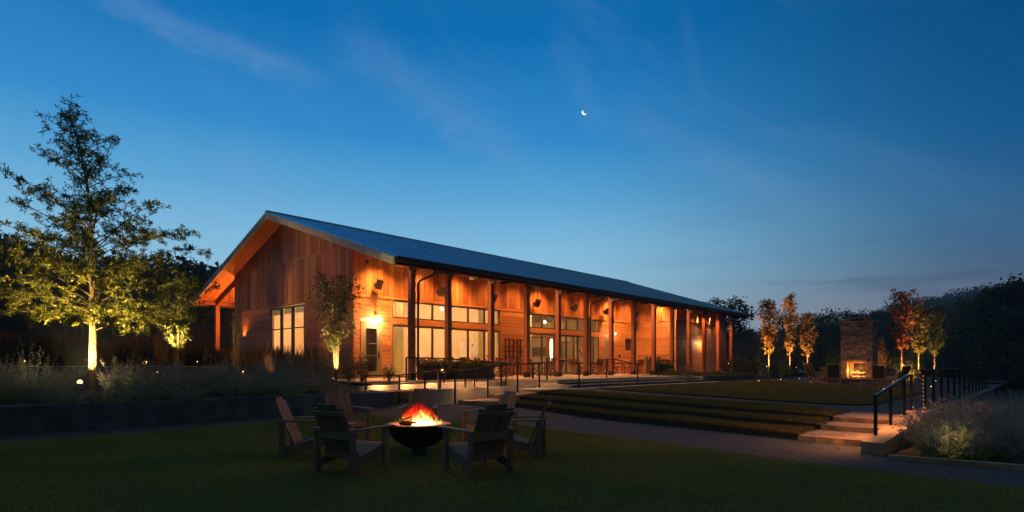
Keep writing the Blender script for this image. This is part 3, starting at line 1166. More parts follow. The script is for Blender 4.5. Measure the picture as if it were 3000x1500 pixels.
def glazing(a, b, z0, z1, n, deep=0.06, head=0.05, name='window', track=False):
    """n lights along u in the front wall: frame > glass panes"""
    mb = MB()
    v0, v1 = 21.88, 21.88 + deep
    f = 0.05
    mb.box((a, v0, z0), (b, v1, z0 + f))
    mb.box((a, v0, z1 - head), (b, v1, z1))
    st = (b - a) / n
    for i in range(n + 1):
        c = a + st * i
        wv = 0.055 if 0 < i < n else 0.05
        if i == 0:
            x0, x1 = a, a + wv
        elif i == n:
            x0, x1 = b - wv, b
        else:
            x0, x1 = c - wv, c + wv
        mb.box((x0, v0 - .004 + .008, z0 + f), (x1, v1, z1 - head))
        if 0 < i < n:
            mb.box((c - .008, v0 - .006, z0 + f), (c + .008, v0 + .004, z1 - head))
    wn = part(name, mb, M_frame, hall, OFF)
    for i in range(n):
        g_ = MB()
        c = a + st * i
        g_.add([(c + .05, 21.915, z0 + f), (c + st - .05, 21.915, z0 + f), (c + st - .05, 21.915, z1 - head), (c + .05, 21.915, z1 - head)], [(0, 1, 2, 3)])
        part('pane', g_, M_glass, wn, OFF)
    return wn


for a, b in WG:
    glazing(a, b, TZ + 2.75, TZ + 3.55, 6)
    glazing(a, b, TZ + 0.03, TZ + 2.45, 6, head=0.10, name='sliding_door')


def hall_door(a, b, label):
    mb = MB()
    z0, z1 = TZ + .01, TZ + 2.41
    v0, v1 = 21.90, 21.95
    mb.box((a, v0, z0), (a + .17, v1, z1))
    mb.box((b - .17, v0, z0), (b, v1, z1))
    mb.box((a + .17, v0, z0), (b - .17, v1, z0 + .30))
    mb.box((a + .17, v0, z1 - .20), (b - .17, v1, z1))
    mb.box((a + .17, v0 + .008, z0 + 1.52), (b - .17, v1 - .008, z0 + 1.55))
    mb.box((a + .17, v0 + .008, z0 + .99), (b - .17, v1 - .008, z0 + 1.02))
    d = part('door', mb, M_door, hall, OFF, label)
    g_ = MB().add([(a + .17, 21.93, z0 + .30), (b - .17, 21.93, z0 + .30), (b - .17, 21.93, z1 - .2), (a + .17, 21.93, z1 - .2)], [(0, 1, 2, 3)])
    part('pane', g_, M_glass, d, OFF)
    h = MB()
    h.box((b - .12, 21.885, z0 + .88), (b - .06, 21.9, z0 + 1.18))
    h.bar((b - .09, 21.86, z0 + 1.03), (b - .20, 21.86, z0 + 1.03), .02, .02)
    h.bar((b - .09, 21.86, z0 + 1.03), (b - .09, 21.9, z0 + 1.03), .018, .018)
    h.box((a + .17, 21.955, z0 + 1.03), (b - .2, 21.98, z0 + 1.075))
    part('handle', h, M_black, d, OFF)


hall_door(13.70, 14.60, 'sage grey glazed door under the lit wall lamp')
hall_door(32.3, 33.2, 'glazed door half hidden by a porch post')
# small square window
mb = MB()
for a, b, c, d in ((34.82, 35.69, 1.6, 1.64), (34.82, 35.69, 2.40, 2.44), (34.82, 34.86, 1.64, 2.40), (35.65, 35.69, 1.64, 2.40)):
    mb.box((a, 21.87, TZ + c), (b, 21.94, TZ + d))
sw = part('window', mb, M_frame, hall, OFF, 'small dark square window')
part('pane', MB().add([(34.86, 21.92, TZ + 1.64), (35.65, 21.92, TZ + 1.64), (35.65, 21.92, TZ + 2.40), (34.86, 21.92, TZ + 2.40)], [(0, 1, 2, 3)]), M_glass, sw, OFF)
part('blind', MB().add([(34.86, 21.99, TZ + 1.64), (35.65, 21.99, TZ + 1.64), (35.65, 21.99, TZ + 2.40), (34.86, 21.99, TZ + 2.40)], [(0, 1, 2, 3)]), M_dark, sw, OFF)

# return wall facing the gable side, then the forward block
rt = MB()
hboards(rt, 'v', SE, FW, 21.86, TZ + .01, BND, [])
part('return_wall_boards', rt, M_hwood, hall, OFF)
rt = MB()
vboards(rt, 'v', SE, FW, 21.86, BND + .04, lambda v: zr(v))
part('return_wall_upper_boards', rt, M_vwood, hall, OFF)
mb = MB()
mb.hexa([(SE + .005, FW + .01, TZ - .3), (SE + .2, FW + .01, TZ - .3), (SE + .2, 22.1, TZ - .3), (SE + .005, 22.1, TZ - .3),
         (SE + .005, FW + .01, zr(FW)), (SE + .2, FW + .01, zr(FW)), (SE + .2, 22.1, zr(22.1)), (SE + .005, 22.1, zr(22.1))])
mb.box((SE + .2, FW + .02, TZ - .3), (44.7, FW + .2, zr(FW)))
mb.box((44.5, FW + .2, TZ - .3), (44.7, 34.7, zr(FW)))
mb.box((13.3, 34.5, TZ), (44.5, 34.7, under(34.7)))
part('wall', mb, M_cream, hall, OFF)
M_dwood = wood('unlit_dark_boards', (0.12, 0.075, 0.06), (0.22, 0.14, 0.11), (1.3, 1.3, 26), knots=0.5)  # dark tone paints in the far block's lack of light
fb = MB()
hboards(fb, 'u', FW, SE - .02, 44.7, TZ + .01, BND, [(38.8, 40.64, TZ, TZ + 2.5)])
part('forward_wall_boards', fb, M_dwood, hall, OFF)
fb = MB()
vboards(fb, 'u', FW, SE - .02, 44.7, BND + .08, lambda u: zr(FW))
part('forward_wall_upper_boards', fb, M_vwood, hall, OFF)
fb = MB()
fb.box((SE - .02, FW - .05, BND - .06), (44.7, FW, BND + .075))
part('forward_wall_trim', fb, M_dark, hall, OFF)
fb = MB()
hboards(fb, 'u', FW - .002, 38.84, 40.30, TZ + .01, TZ + 2.44, [])
part('service_door', fb, M_hwood, hall, OFF, 'door clad in horizontal cedar boards')
fb = MB()
fb.box((40.31, FW - .05, TZ), (40.62, FW, TZ + 2.5))
fb.box((38.82, FW - .05, TZ + 2.45), (40.305, FW, TZ + 2.5))
part('door_casing', fb, M_trim, hall, OFF)
fb = MB()
hboards(fb, 'v', 44.72 + .022, FW, 34.7, TZ - .3, zr(FW), [])
part('end_wall_boards', fb, M_dwood, hall, OFF)

# gable wall: lower horizontal, upper vertical boards in two bands
GV0, GV1 = 21.9, 34.7
gopn = [(26.17, 30.1, TZ, TZ + 3.56)]
gb = MB()
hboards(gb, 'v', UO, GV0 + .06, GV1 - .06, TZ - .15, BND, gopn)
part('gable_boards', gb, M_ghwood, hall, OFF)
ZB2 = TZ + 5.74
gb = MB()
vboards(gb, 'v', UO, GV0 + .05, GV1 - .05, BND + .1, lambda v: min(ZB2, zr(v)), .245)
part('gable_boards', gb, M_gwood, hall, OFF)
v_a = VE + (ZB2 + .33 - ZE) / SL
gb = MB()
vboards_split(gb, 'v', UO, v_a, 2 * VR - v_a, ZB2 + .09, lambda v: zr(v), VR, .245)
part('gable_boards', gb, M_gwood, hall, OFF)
gb = MB()
gb.box((UO - .07, GV0 - .04, BND), (UO, GV1 + .04, BND + .095))
gb.box((UO - .07, v_a - .2, ZB2), (UO, 2 * VR - v_a + .2, ZB2 + .085))
gb.box((UO - .06, GV0 - .04, TZ - .1), (UO, GV0 + .055, BND - .004))
gb.box((UO - .06, GV0 - .04, BND + .1), (UO, GV0 + .045, zr(GV0)))
gb.box((UO - .06, GV1 - .055, TZ - .1), (UO, GV1 + .04, BND - .004))
gb.box((UO - .06, GV1 - .045, BND + .1), (UO, GV1 + .04, zr(GV1)))
gb.box((UO - .035, 26.12, TZ), (UO, 26.26, TZ + 3.575))
gb.box((UO - .035, 30.0, TZ), (UO, 30.1, TZ + 3.575))
part('gable_trim', gb, M_ghwood, hall, OFF)
mb = MB()
seg = [GV0 + .005, 26.27, 30.0, GV1]
def gcol(a, b, z0):
    for x0, x1 in ((a, min(b, VR)), (max(a, VR), b)):
        if x1 > x0:
            mb.hexa([(UO + .003, x0, z0), (UO + .18, x0, z0), (UO + .18, x1, z0), (UO + .003, x1, z0), (UO + .003, x0, zr(x0)), (UO + .18, x0, zr(x0)), (UO + .18, x1, zr(x1)), (UO + .003, x1, zr(x1))])
gcol(seg[0], seg[1], TZ - .3)
gcol(seg[2], seg[3], TZ - .3)
gcol(seg[1] + .0, seg[2] - .0, TZ + 3.52)
part('gable_wall', mb, M_cream, hall, OFF)
mb = MB()
for x0, x1 in ((GV0 + .06, VR), (VR, GV1 - .06)):
    mb.hexa([(UO - .006, x0, BND), (UO + .001, x0, BND), (UO + .001, x1, BND), (UO - .006, x1, BND), (UO - .006, x0, zr(x0)), (UO + .001, x0, zr(x0)), (UO + .001, x1, zr(x1)), (UO - .006, x1, zr(x1))])
for x0, x1 in ((GV0 + .06, 26.2), (30.08, GV1 - .06)):
    mb.box((UO - .006, x0, TZ - .2), (UO + .001, x1, BND - .002))
part('wall_backing', mb, M_planter, hall, OFF)
mb = MB()
mb.box((13.32, 21.893, BND + .01), (SE - .03, 21.903, zr(21.9) - .01))
part('wall_backing', mb, M_planter, hall, OFF)
# the tall three-light gable window with roller shades
mb = MB()
z0, z1 = TZ + .05, TZ + 3.52
u0_, u1_ = UO - .03, UO + .05
mb.box((u0_, 26.27, z0), (u1_, 30.0, z0 + .06))
mb.box((u0_, 26.27, z1 - .06), (u1_, 30.0, z1))
wl = (30.0 - 26.27) / 3
for i in range(4):
    c = 26.27 + wl * i
    hw = 0.06 if i in (0, 3) else 0.11
    a, b = (c, c + hw) if i == 0 else ((c - hw, c) if i == 3 else (c - hw, c + hw))
    mb.box((u0_ + .002, a, z0 + .06), (u1_, b, z1 - .06))
for i in range(3):
    c = 26.27 + wl * i
    mb.box((u0_ + .01, c + .12, TZ + 2.40), (u1_ - .01, c + wl - .12, TZ + 2.45))
    mb.box((u0_ + .01, c + .12, TZ + 0.80), (u1_ - .01, c + wl - .12, TZ + 0.84))
gw = part('window', mb, M_black, hall, OFF, 'tall three light gable window with roller shades')
for i in range(3):
    c = 26.27 + wl * i
    part('pane', MB().add([(UO + .02, c + .08, z0), (UO + .02, c + wl - .08, z0), (UO + .02, c + wl - .08, z1), (UO + .02, c + .08, z1)], [(0, 1, 2, 3)]), M_glass, gw, OFF)
    part('roller_shade', MB().box((UO + .09, c + .1, z1 - .33), (UO + .10, c + wl - .1, z1 - .02)), M_curtain, gw, OFF)

# porch posts with dark shoes and caps
PU = [13.4, 15.25] + [17.73 + 2.38 * k for k in range(12)]
for i, u in enumerate(PU):
    if u > 44.6:
        continue
    base = TZ if u < 36.4 else 0.72
    mb = MB().box((u, 18.0, base + .02), (u + .21, 18.21, 5.30), random.random())
    p = part('post', mb, M_timber, hall, OFF)
    sh = MB()
    sh.box((u - .012, 17.988, base), (u + .222, 18.222, base + .24))
    part('shoe', sh, M_black, p, OFF)
    sh = MB()
    sh.box((u - .015, 17.80, 5.02), (u + .10, 18.0, 5.30))
    sh.box((u - .03, 17.46, 5.12), (u + .24, 18.1, 5.26))
    part('bracket', sh, M_dark, p, OFF)
for u in (13.4, 19.0, 26.0, 33.0):
    p = part('post', MB().box((u, 38.3, 0.8), (u + .24, 38.54, 5.3)), M_timber, hall, OFF)
# rafters and beams under the porch roof
mb = MB()
mb.box((RU0 + .5, 18.03, 5.22), (RU1 - .4, 18.19, under(18.0) - .004))
mb.box((RU0 + .5, 38.33, 5.22), (RU1 - .4, 38.51, under(38.5) - .004))
part('porch_beam', mb, M_timber, hall, OFF)
for u in [13.43] + [x + .03 for x in PU[1:13]]:
    mb = MB()
    va, vb = 18.2, 21.84
    if u > 36:
        vb = FW - .05
    mb.hexa([(u, va, under(va) - .26), (u + .14, va, under(va) - .26), (u + .14, vb, under(vb) - .26), (u, vb, under(vb) - .26),
             (u, va, under(va) - .004), (u + .14, va, under(va) - .004), (u + .14, vb, under(vb) - .004), (u, vb, under(vb) - .004)])
    part('rafter', mb, M_soffit, hall, OFF)
mb = MB()
mb.hexa([(13.43, 34.74, under(34.74) - .35), (13.6, 34.74, under(34.74) - .35), (13.6, 38.5, under(38.5) - .3), (13.43, 38.5, under(38.5) - .3),
         (13.43, 34.74, under(34.74) - .004), (13.6, 34.74, under(34.74) - .004), (13.6, 38.5, under(38.5) - .004), (13.43, 38.5, under(38.5) - .004)])
part('rafter', mb, M_timber, hall, OFF)
u = 14.6
while u < RU1 - .5:
    part('rafter_tail', MB().box((u, VE + .04, ZE - .37), (u + .09, 18.0, ZE - .25)), M_dark, hall, OFF)
    u += 2.38 if u > 17 else 1.85
# downspouts with swan necks
for u in (13.66, 25.12, 44.15):
    mb = MB()
    zt = ZE - .2
    mb.tube([(u + .35, VE - .08, zt), (u + .35, VE - .08, zt - .22), (u + .30, VE, zt - .32), (u + .1, 17.9, zt - .5), (u + .05, 17.97, zt - .62), (u + .05, 17.97, TZ + .05)], 0.045, 8)
    part('downspout', mb, M_black, hall, OFF)

# ------------------------------------------------------------------ rooms behind the glass
mb = MB()
mb.box((13.42, 22.1, TZ - .1), (36.3, 34.5, TZ + .02))
part('room_floor', mb, M_floor, hall, OFF)
mb = MB()
mb.box((23.5, 22.1, TZ + .02), (23.7, 34.5, 6.2), .5)
part('partition', mb, M_cream, hall, OFF)
mb = MB()
mb.box((35.0, 22.1, TZ + .02), (35.15, 34.5, 6.2), .5)
part('partition', mb, M_cream, hall, OFF)
mb = MB()
mb.box((13.42, 22.1, 6.0), (36.3, 34.5, 6.06), .5)
part('ceiling', mb, M_cream, hall, OFF)


def curtain(a, b, z0, z1, label, v=22.2):
    mb = MB()
    n = max(6, int((b - a) / .035))
    vs = []
    for i in range(n + 1):
        x = a + (b - a) * i / n
        d = 0.05 * math.sin(i * 1.15 + a) + 0.02 * math.sin(i * 2.7)
        vs += [(x, v + d, z0), (x, v + d * .6, z1)]
    fs = [(2 * i, 2 * i + 2, 2 * i + 3, 2 * i + 1) for i in range(n)]
    mb.add(vs, fs, .5)
    uvobj('curtain', mb, M_curtain, a, v, z0, label, 'curtain', 'linen curtains inside the glazed walls')


curtain(15.35, 16.1, TZ + .03, TZ + 3.9, 'pale green curtain inside the first sliding door, nearest the corner door')
curtain(20.95, 21.35, TZ + .03, TZ + 3.9, 'narrow curtain beside the paper covered wall in the first room')
curtain(21.9, 22.2, TZ + .03, TZ + 3.9, 'curtain gathered at the far end of the first glazed wall, just past a post')
curtain(24.66, 25.2, TZ + .03, TZ + 3.9, 'curtain at the near end of the second glazed wall')
curtain(30.2, 31.1, TZ + .03, TZ + 3.9, 'wide green curtain at the far end of the second glazed wall')

# sheets of paper pinned to the partition
sheets = thing('paper_sheets', 'grid of white paper sheets on the cream wall with one taller sheet on top', 'papers', W(23.46, 25.6, 1.9), ANG)
so = (23.46, 25.6, 1.9)
mb = MB()
for i in range(5):
    for j in range(3):
        mb.box((23.486, 24.62 + i * .405, 1.92 + j * .31), (23.494, 24.62 + i * .405 + .385, 1.92 + j * .31 + .295))
part('sheet_grid', mb, M_white, sheets, so)
mb = MB()
mb.box((23.47, 25.25, 2.45), (23.48, 25.58, 3.15))
part('poster', mb, M_white, sheets, so)
M_print = simple('brown_print', (0.45, 0.27, 0.18), .8)
part('print', MB().box((23.462, 25.34, 2.55), (23.468, 25.49, 2.72)), M_print, sheets, so)
part('print', MB().box((23.462, 25.38, 3.03), (23.468, 25.45, 3.07)), M_print, sheets, so)

# second room: pass-through, posts, panelled door, balcony screen
ins = MB()
o2 = (34.9, 29, TZ)
pt = uvthing('serving_hatch', 'wood framed serving hatch in the inner wall of the second room', 'hatch', 34.95, 29.8, 2.1)
f_ = MB()
for a, b, c, d in ((29.1, 30.7, 2.10, 2.20), (29.1, 30.7, 2.78, 2.88), (29.1, 29.2, 2.20, 2.78), (30.6, 30.7, 2.20, 2.78)):
    f_.box((34.9, a, c), (34.995, b, d))
part('frame', f_, M_trim, pt, (34.95, 29.8, 2.1))
part('opening', MB().box((34.97, 29.2, 2.2), (34.992, 30.6, 2.78)), simple('hatch_steel', (0.25, 0.24, 0.2), .4, .6), pt, (34.95, 29.8, 2.1))
mb = MB()
mb.box((34.6, 28.75, TZ + .02), (34.8, 28.95, 4.3))
mb.box((34.3, 26.1, TZ + .02), (34.5, 26.3, 4.3))
mb.box((34.3, 24.3, TZ + .02), (34.5, 24.5, 4.3))
mb.bar((34.4, 26.2, 2.8), (34.4, 25.2, 4.1), .12, .12)
mb.bar((34.4, 24.6, 1.0), (34.4, 25.6, 2.6), .12, .12)
uvobj('timber_frame', mb, M_trim, 34.5, 26, TZ, 'wooden posts and slanting braces inside the second room', 'timber frame')
idr = uvthing('inner_door', 'cream panelled door in a wood frame inside the second room', 'door', 34.95, 27.1, TZ)
part('leaf', MB().box((34.95, 26.6, TZ + .02), (34.99, 27.6, 3.1)), M_curtain, idr, (34.95, 27.1, TZ))
f_ = MB()
for a, b, c, d in ((26.45, 26.6, .87, 3.25), (27.6, 27.75, .87, 3.25), (26.6, 27.6, 3.1, 3.25)):
    f_.box((34.93, a, c), (34.995, b, d))
part('frame', f_, M_trim, idr, (34.95, 27.1, TZ))
M_screen = simple('perforated_screen', (0.34, 0.27, 0.15), .7, noise=0.6, nscale=28)
mb = MB()
for i in range(7):
    mb.box((33.4, 22.6 + i * 1.62, 3.85), (33.43, 22.6 + i * 1.62 + 1.55, 4.62))
bs_ = uvthing('balcony_screen', 'speckled balcony railing panels behind the high windows of the second room', 'railing', 33.4, 28, 3.85)
part('screen', mb, M_screen, bs_, (33.4, 28, 3.85))
mb = MB()
mb.box((33.38, 22.5, 4.62), (33.46, 34.0, 4.68))
for i in range(8):
    mb.box((33.385, 22.53 + i * 1.62, 3.8), (33.455, 22.58 + i * 1.62, 4.62))
mb.box((33.36, 22.4, 3.6), (34.9, 34.4, 3.8))
part('rail', mb, M_trim, bs_, (33.4, 28, 3.85))


mb = MB()
mb.box((13.45, 23.3, TZ + .02), (15.0, 23.36, 3.6))
mb.box((15.0, 22.6, TZ + .02), (15.06, 23.36, 3.6))
part('vestibule_wall', mb, simple('grey_plaster', (.20, .165, .15), .8), hall, OFF)
uvobj('low_cabinet', MB().box((13.9, 23.0, TZ + .03), (14.6, 23.28, TZ + .85)), M_trim, 14, 23, TZ, 'low wooden cabinet seen through the glass of the corner door', 'cabinet')


def pendant(u, v, z, label):
    t = thing('pendant_lamp', label, 'lamp', W(u, v, z), ANG, 'pendant lamps hanging inside the hall')
    mb = MB().tube([(0, 0, 0.1), (0, 0, 5.98 - z)], .008, 5)
    part('cord', mb, M_black, t)
    part('bulb', MB().blob((0, 0, 0), .075, .075, .09, 10, 7), M_bulb, t, smooth=True)
    part('socket', MB().lathe([(.0, .16), (.03, .16), (.035, .09), (.0, .085)], 10), M_dark, t)
    point(W(u, v, z - .18), 22, (1.0, 0.55, 0.24), .08)


pendant(16.25, 22.9, 4.46, 'bright pendant bulb behind the first high window, over the corner curtain')
pendant(20.4, 24.6, 4.55, 'pendant bulb behind the first glazed wall, above the paper sheets')
pendant(25.5, 23.0, 4.40, 'bright pendant bulb behind the near end of the second high windows')
pendant(28.8, 24.2, 4.25, 'pendant bulb behind the middle of the second high windows')
pendant(27.2, 27.5, 4.75, 'small pendant bulb deep in the second room')
point(W(18.6, 27, 4.9), 190, (1.0, 0.52, 0.21), .5)
point(W(20.0, 30.5, 4.0), 120, (1.0, 0.52, 0.21), .5)
point(W(15.0, 32.5, 3.2), 50, (1.0, 0.50, 0.2), .5)
point(W(30.5, 27.5, 3.4), 60, (1.0, 0.58, 0.27), .3)
# tall glowing lamp inside the second room
sl = thing('column_lamp', 'tall glowing white column lamp inside the second room', 'lamp', W(33.6, 27.6, TZ + .02), ANG)
part('shade', MB().lathe([(.0, .9), (.07, .9), (.11, 1.4), (.12, 2.2), (.09, 2.5), (0, 2.55)], 14), emit('lamp_shade', (1.0, .72, .38), 3.2), sl, smooth=True)
part('foot', MB().lathe([(.18, .0), (.18, .04), (.02, .06), (.02, .9)], 14), M_dark, sl)
# ================================================================== LAMPS, SPEAKERS ON THE HALL
def w_lamp(u, v, z, label, power, facing='v', globe=False):
    """gooseneck wall lamp with a clear glass shade; hangs 0.3 m off the wall"""
    t = uvthing('wall_lamp', label, 'lamp', u, v, z)
    mb = MB()
    mb.lathe([(0, .0), (.065, .0), (.065, .03), (0, .035)], 12)
    mb.xform(Matrix.Rotation(R(90), 4, 'X'))
    part('wall_plate', mb, M_dark, t)
    arc = [(0.0, -.03, 0), (0.02, -.16, .015), (0.03, -.27, 0.01), (0.03, -.31, -.04), (0.03, -.31, -.10)]
    part('arm', MB().tube(arc, .011, 6), M_dark, t)
    part('glass_shade', MB().lathe([(.03, -.12), (.05, -.17), (.13, -.27), (.17, -.30)], 16, (0.03, -.31, 0)), M_glass, t, smooth=True)
    part('bulb', MB().blob((0.03, -.31, -.19), .045, .045, .065, 10, 6), M_bulb, t, smooth=True)
    point(W(u + .03, v - .29, z - .33), power, (1.0, 0.52, 0.20), .04)
    return t


w_lamp(14.32, 21.86, TZ + 2.86, 'gooseneck wall lamp glowing above the corner door', 40)
w_lamp(33.05, 21.86, TZ + 2.9, 'small gooseneck wall lamp above the second porch door, beside a post', 7)
w_lamp(40.0, 18.74, TZ + 2.5, 'globe shaped lit lamp above the cedar service door at the far block', 15)

# round camera dome under the soffit
cd = uvthing('security_camera', 'small black round camera high on the wall near the hall corner', 'camera', 13.85, 21.85, 5.95)
part('dome', MB().blob((0, -.1, 0), .085, .085, .085, 12, 8), M_black, cd, smooth=True)
part('mount', MB().tube([(0, .0, 0), (0, -.05, 0)], .05, 10), M_dark, cd)

SPK = ['black loudspeaker nearest the hall corner, above the corner door', 'black loudspeaker above the first high windows, between the first two slender gaps of posts',
       'black loudspeaker half hidden by the third porch post', 'black loudspeaker just past the fourth porch post, above the near end of the second windows',
       'black loudspeaker above the middle of the second high windows, its top catching light', 'black loudspeaker above the second porch door',
       'black loudspeaker farthest from the hall corner, above the small square window']
for k in range(7):
    u = 14.3 + 3.56 * k
    t = uvthing('wall_speaker', SPK[k], 'loudspeaker', u, 21.855, TZ + 4.15, 'loudspeakers in a row along the porch wall')
    mb = MB()
    mb.hexa([(-.15, -.08, -.22), (.15, -.08, -.22), (.11, .10, -.20), (-.11, .10, -.20), (-.15, -.12, .22), (.15, -.12, .22), (.11, .09, .22), (-.11, .09, .22)])
    M = Matrix.Translation((0, -.3, 0)) @ Matrix.Rotation(R(24), 4, 'X') @ Matrix.Rotation(R(-18), 4, 'Z')
    mb.xform(M)
    part('cabinet', mb, M_black, t)
    g_ = MB()
    g_.hexa([(-.13, -.095, -.20), (.13, -.095, -.20), (.13, -.09, -.20), (-.13, -.09, -.20), (-.13, -.13, .20), (.13, -.13, .20), (.13, -.124, .20), (-.13, -.124, .20)])
    g_.xform(M)
    part('grille', g_, M_dark, t)
    b_ = MB()
    b_.bar((0, 0, 0), (0, -.22, 0), .04, .06)
    b_.box((-.05, -.02, -.09), (.05, 0, .09))
    part('bracket', b_, M_black, t)


def downlight(u, v, label, power, tu, tv, tz, ang=75, z=None, blend=.8, col=(1.0, 0.33, 0.068)):
    z = under(v) - .02 if z is None else z
    t = uvthing('soffit_light', label, 'lamp', u, v, z, 'small lights under the porch roof')
    part('housing', MB().lathe([(.0, .0), (.06, .0), (.06, -.14), (.052, -.14), (.052, -.10), (0, -.10)], 12), M_black, t)
    part('lens', MB().lathe([(.0, -.105), (.045, -.105)], 10), M_led, t)
    spot(W(u, v, z - .16), W(tu, tv, tz), power, ang, blend, col, .16 if ang > 60 else .03)


DL = [(14.35, 420, 'soffit light washing the wall above the corner door'), (16.7, 170, 'soffit light behind the first porch post'),
      (19.05, 270, 'soffit light past the second porch post'), (21.3, 80, 'soffit light before the third porch post'),
      (23.3, 90, 'soffit light over the cedar wall between the glazed walls'), (25.3, 230, 'soffit light past the fourth porch post'),
      (27.6, 85, 'soffit light over the second glazed wall'), (30.0, 110, 'soffit light past the sixth porch post'),
      (32.7, 420, 'soffit light over the second porch door'), (34.9, 190, 'soffit light over the small square window'), ]
for u, p, lab in DL:
    downlight(u, 20.95, lab, p * 1.1, u, 21.65, TZ + 1.0, 112, blend=1.0)
downlight(36.0, 19.9, 'soffit light at the return wall over the grill counter', 190, 36.35, 20.2, TZ + 1.0, 95)
for u in (39.6, 41.6):
    downlight(u, FW - .16, 'narrow soffit light grazing the far block, ' + ('nearer of the pair' if u < 40 else 'farther of the pair'), 240, u, FW - .02, 3.4, 34, z=5.45, blend=.7, col=(1.0, .56, .22))
# added fill without fixtures: warms porch floor, lawn and soffit
for u in (15.5, 20.5, 25.5, 30.5, 35.0):
    spot(W(u, 19.6, under(19.6) - .35), W(u + .5, 16.8, TZ), 185, 150, .9, (1.0, .40, .12), .2)
for u in (14.6, 18, 23, 29, 34.5):
    spot(W(u, 20.2, 3.2), W(u, 20.9, 6.2), 24, 140, 1.0, (1.0, .36, .09), .2)
# added spots without fixtures that redden the near sides of the posts
for u in (38.9, 41.2, 43.0):
    spot(W(u - .4, 18.4, 5.0), W(u + .6, 18.05, 2.4), 75, 110, .9, (1.0, .24, .05), .06)
for u in (14.6, 17.0, 19.4, 21.8, 24.1, 26.5, 28.9, 31.3, 33.6):
    spot(W(u - .35, 18.75, 4.75), W(u + .5, 18.1, 2.0), 16, 75, 1.0, (1.0, .24, .05), .06)
# back porch lamp at the left end
bl = uvthing('porch_lamp', 'small bright lamp under the back porch roof at the left end of the hall', 'lamp', 13.9, 34.95, 4.55)
part('arm', MB().tube([(0, -.2, 0), (0, .05, 0)], .02, 6), M_dark, bl)
part('bulb', MB().blob((0, .12, 0), .07, .07, .07, 10, 6), M_bulb, bl, smooth=True)
point(W(14.1, 35.5, 4.3), 130, (1.0, .28, .05), .08)
spot(W(14.2, 37.2, 2.2), W(12.7, 36.4, 6.5), 120, 120, 1.0, (1.0, .26, .035), .1)
spot(W(13.1, 33.5, 3.0), W(12.7, 31.5, 8.4), 75, 95, 1.0, (1.0, .26, .04), .1)

# added uplights, unseen among the reeds, to brighten the gable wall
for v in (24.4, 28.0, 31.8):
    spot(W(10.6, v, 1.1), W(13.2, v + .3, 4.6), 46, 110, 1.0, (1.0, .46, .22), .12)

# outlet boxes
ob = uvobj('outlet_box', MB().box((14.93, 21.82, TZ + .42), (15.05, 21.862, TZ + .58)), M_white, 15, 21.85, TZ, 'small white weatherproof outlet on the cedar wall beside the corner door', 'outlet')
ob = uvobj('outlet_box', MB().box((34.0, 21.80, TZ + 1.12), (34.14, 21.862, TZ + 1.32)), M_dark, 34, 21.85, TZ, 'small dark outlet box on the wall below the square window', 'outlet')

# firewood rack of black steel against the cedar wall
fr = uvthing('firewood_rack', 'black steel firewood rack with a red strap against the cedar wall', 'rack', 23.2, 21.5, TZ)
mb = MB()
for x in (-.62, .02, .6):
    mb.bar((x, 0, 0), (x, 0, 2.05), .05, .05)
    mb.bar((x, .3, 0), (x, .3, 2.05), .05, .05)
part('upright', mb, M_black, fr)
mb = MB()
for z in (.12, .72, 1.32, 1.95):
    mb.bar((-.8, 0, z), (.75, 0, z), .03, .03)
    mb.bar((-.8, .3, z), (.75, .3, z), .03, .03)
part('shelf', mb, M_black, fr)
mb = MB()
mb.box((-.22, -.03, 1.3), (-.12, .0, 1.9))
mb.blob((-.17, -.03, 1.93), .1, .06, .08, 8, 5)
part('strap', mb, simple('red_strap', (.45, .02, .02), .6), fr)

# ================================================================== PORCH FURNITURE
def folding_chair():
    t = thing('folding_chair', 'x', 'chair')
    mb = MB()
    for i in range(6):
        y = -.2 + i * .072
        mb.box((-.2, y, .435), (.2, y + .058, .452))
    for x in (-.2, .185):
        mb.box((x, -.2, .415), (x + .018, .23, .434))
    part('seat', mb, M_teak, t)
    mb = MB()
    for i in range(7):
        z = .50 + i * .056
        y = -.215 - (z - .45) * .25
        mb.hexa([(-.2, y, z), (.2, y, z), (.2, y + .014, z), (-.2, y + .014, z), (-.2, y - .011, z + .044), (.2, y - .011, z + .044), (.2, y + .003, z + .044), (-.2, y + .003, z + .044)])
    for x in (-.215, .215):
        mb.bar((x, -.20, .42), (x, -.325, .90), .03, .02, (0, 1, 0))
    mb.bar((-.23, -.33, .905), (.23, -.33, .905), .02, .045)
    part('backrest', mb, M_teak, t)
    for x in (-.225, .225):
        part('leg', MB().bar((x, -.21, .45), (x, .25, 0.0), .022, .034, (0, 1, 0)), M_teak, t)
        part('leg', MB().bar((x * .9, .21, .44), (x * .9, -.27, 0.0), .022, .034, (0, 1, 0)), M_teak, t)
    mb = MB()
    mb.bar((-.22, .2, .06), (.22, .2, .06), .02, .03)
    mb.bar((-.2, -.22, .06), (.2, -.22, .06), .02, .03)
    part('stretcher', mb, M_teak, t)
    return t


def dining_table():
    t = thing('dining_table', 'x', 'table')
    mb = MB()
    for i in range(7):
        mb.box((-.75, -.42 + i * .12, .715), (.75, -.42 + i * .12 + .112, .74))
    part('tabletop', mb, M_teak, t)
    mb = MB()
    mb.box((-.70, -.37, .64), (.70, -.35, .714))
    mb.box((-.70, .35, .64), (.70, .37, .714))
    mb.box((-.70, -.349, .64), (-.68, .349, .714))
    mb.box((.68, -.349, .64), (.70, .349, .714))
    part('apron', mb, M_teak, t)
    for x in (-.66, .66):
        for y in (-.33, .33):
            part('leg', MB().box((x - .03, y - .03, 0), (x + .03, y + .03, .64)), M_teak, t)
    return t


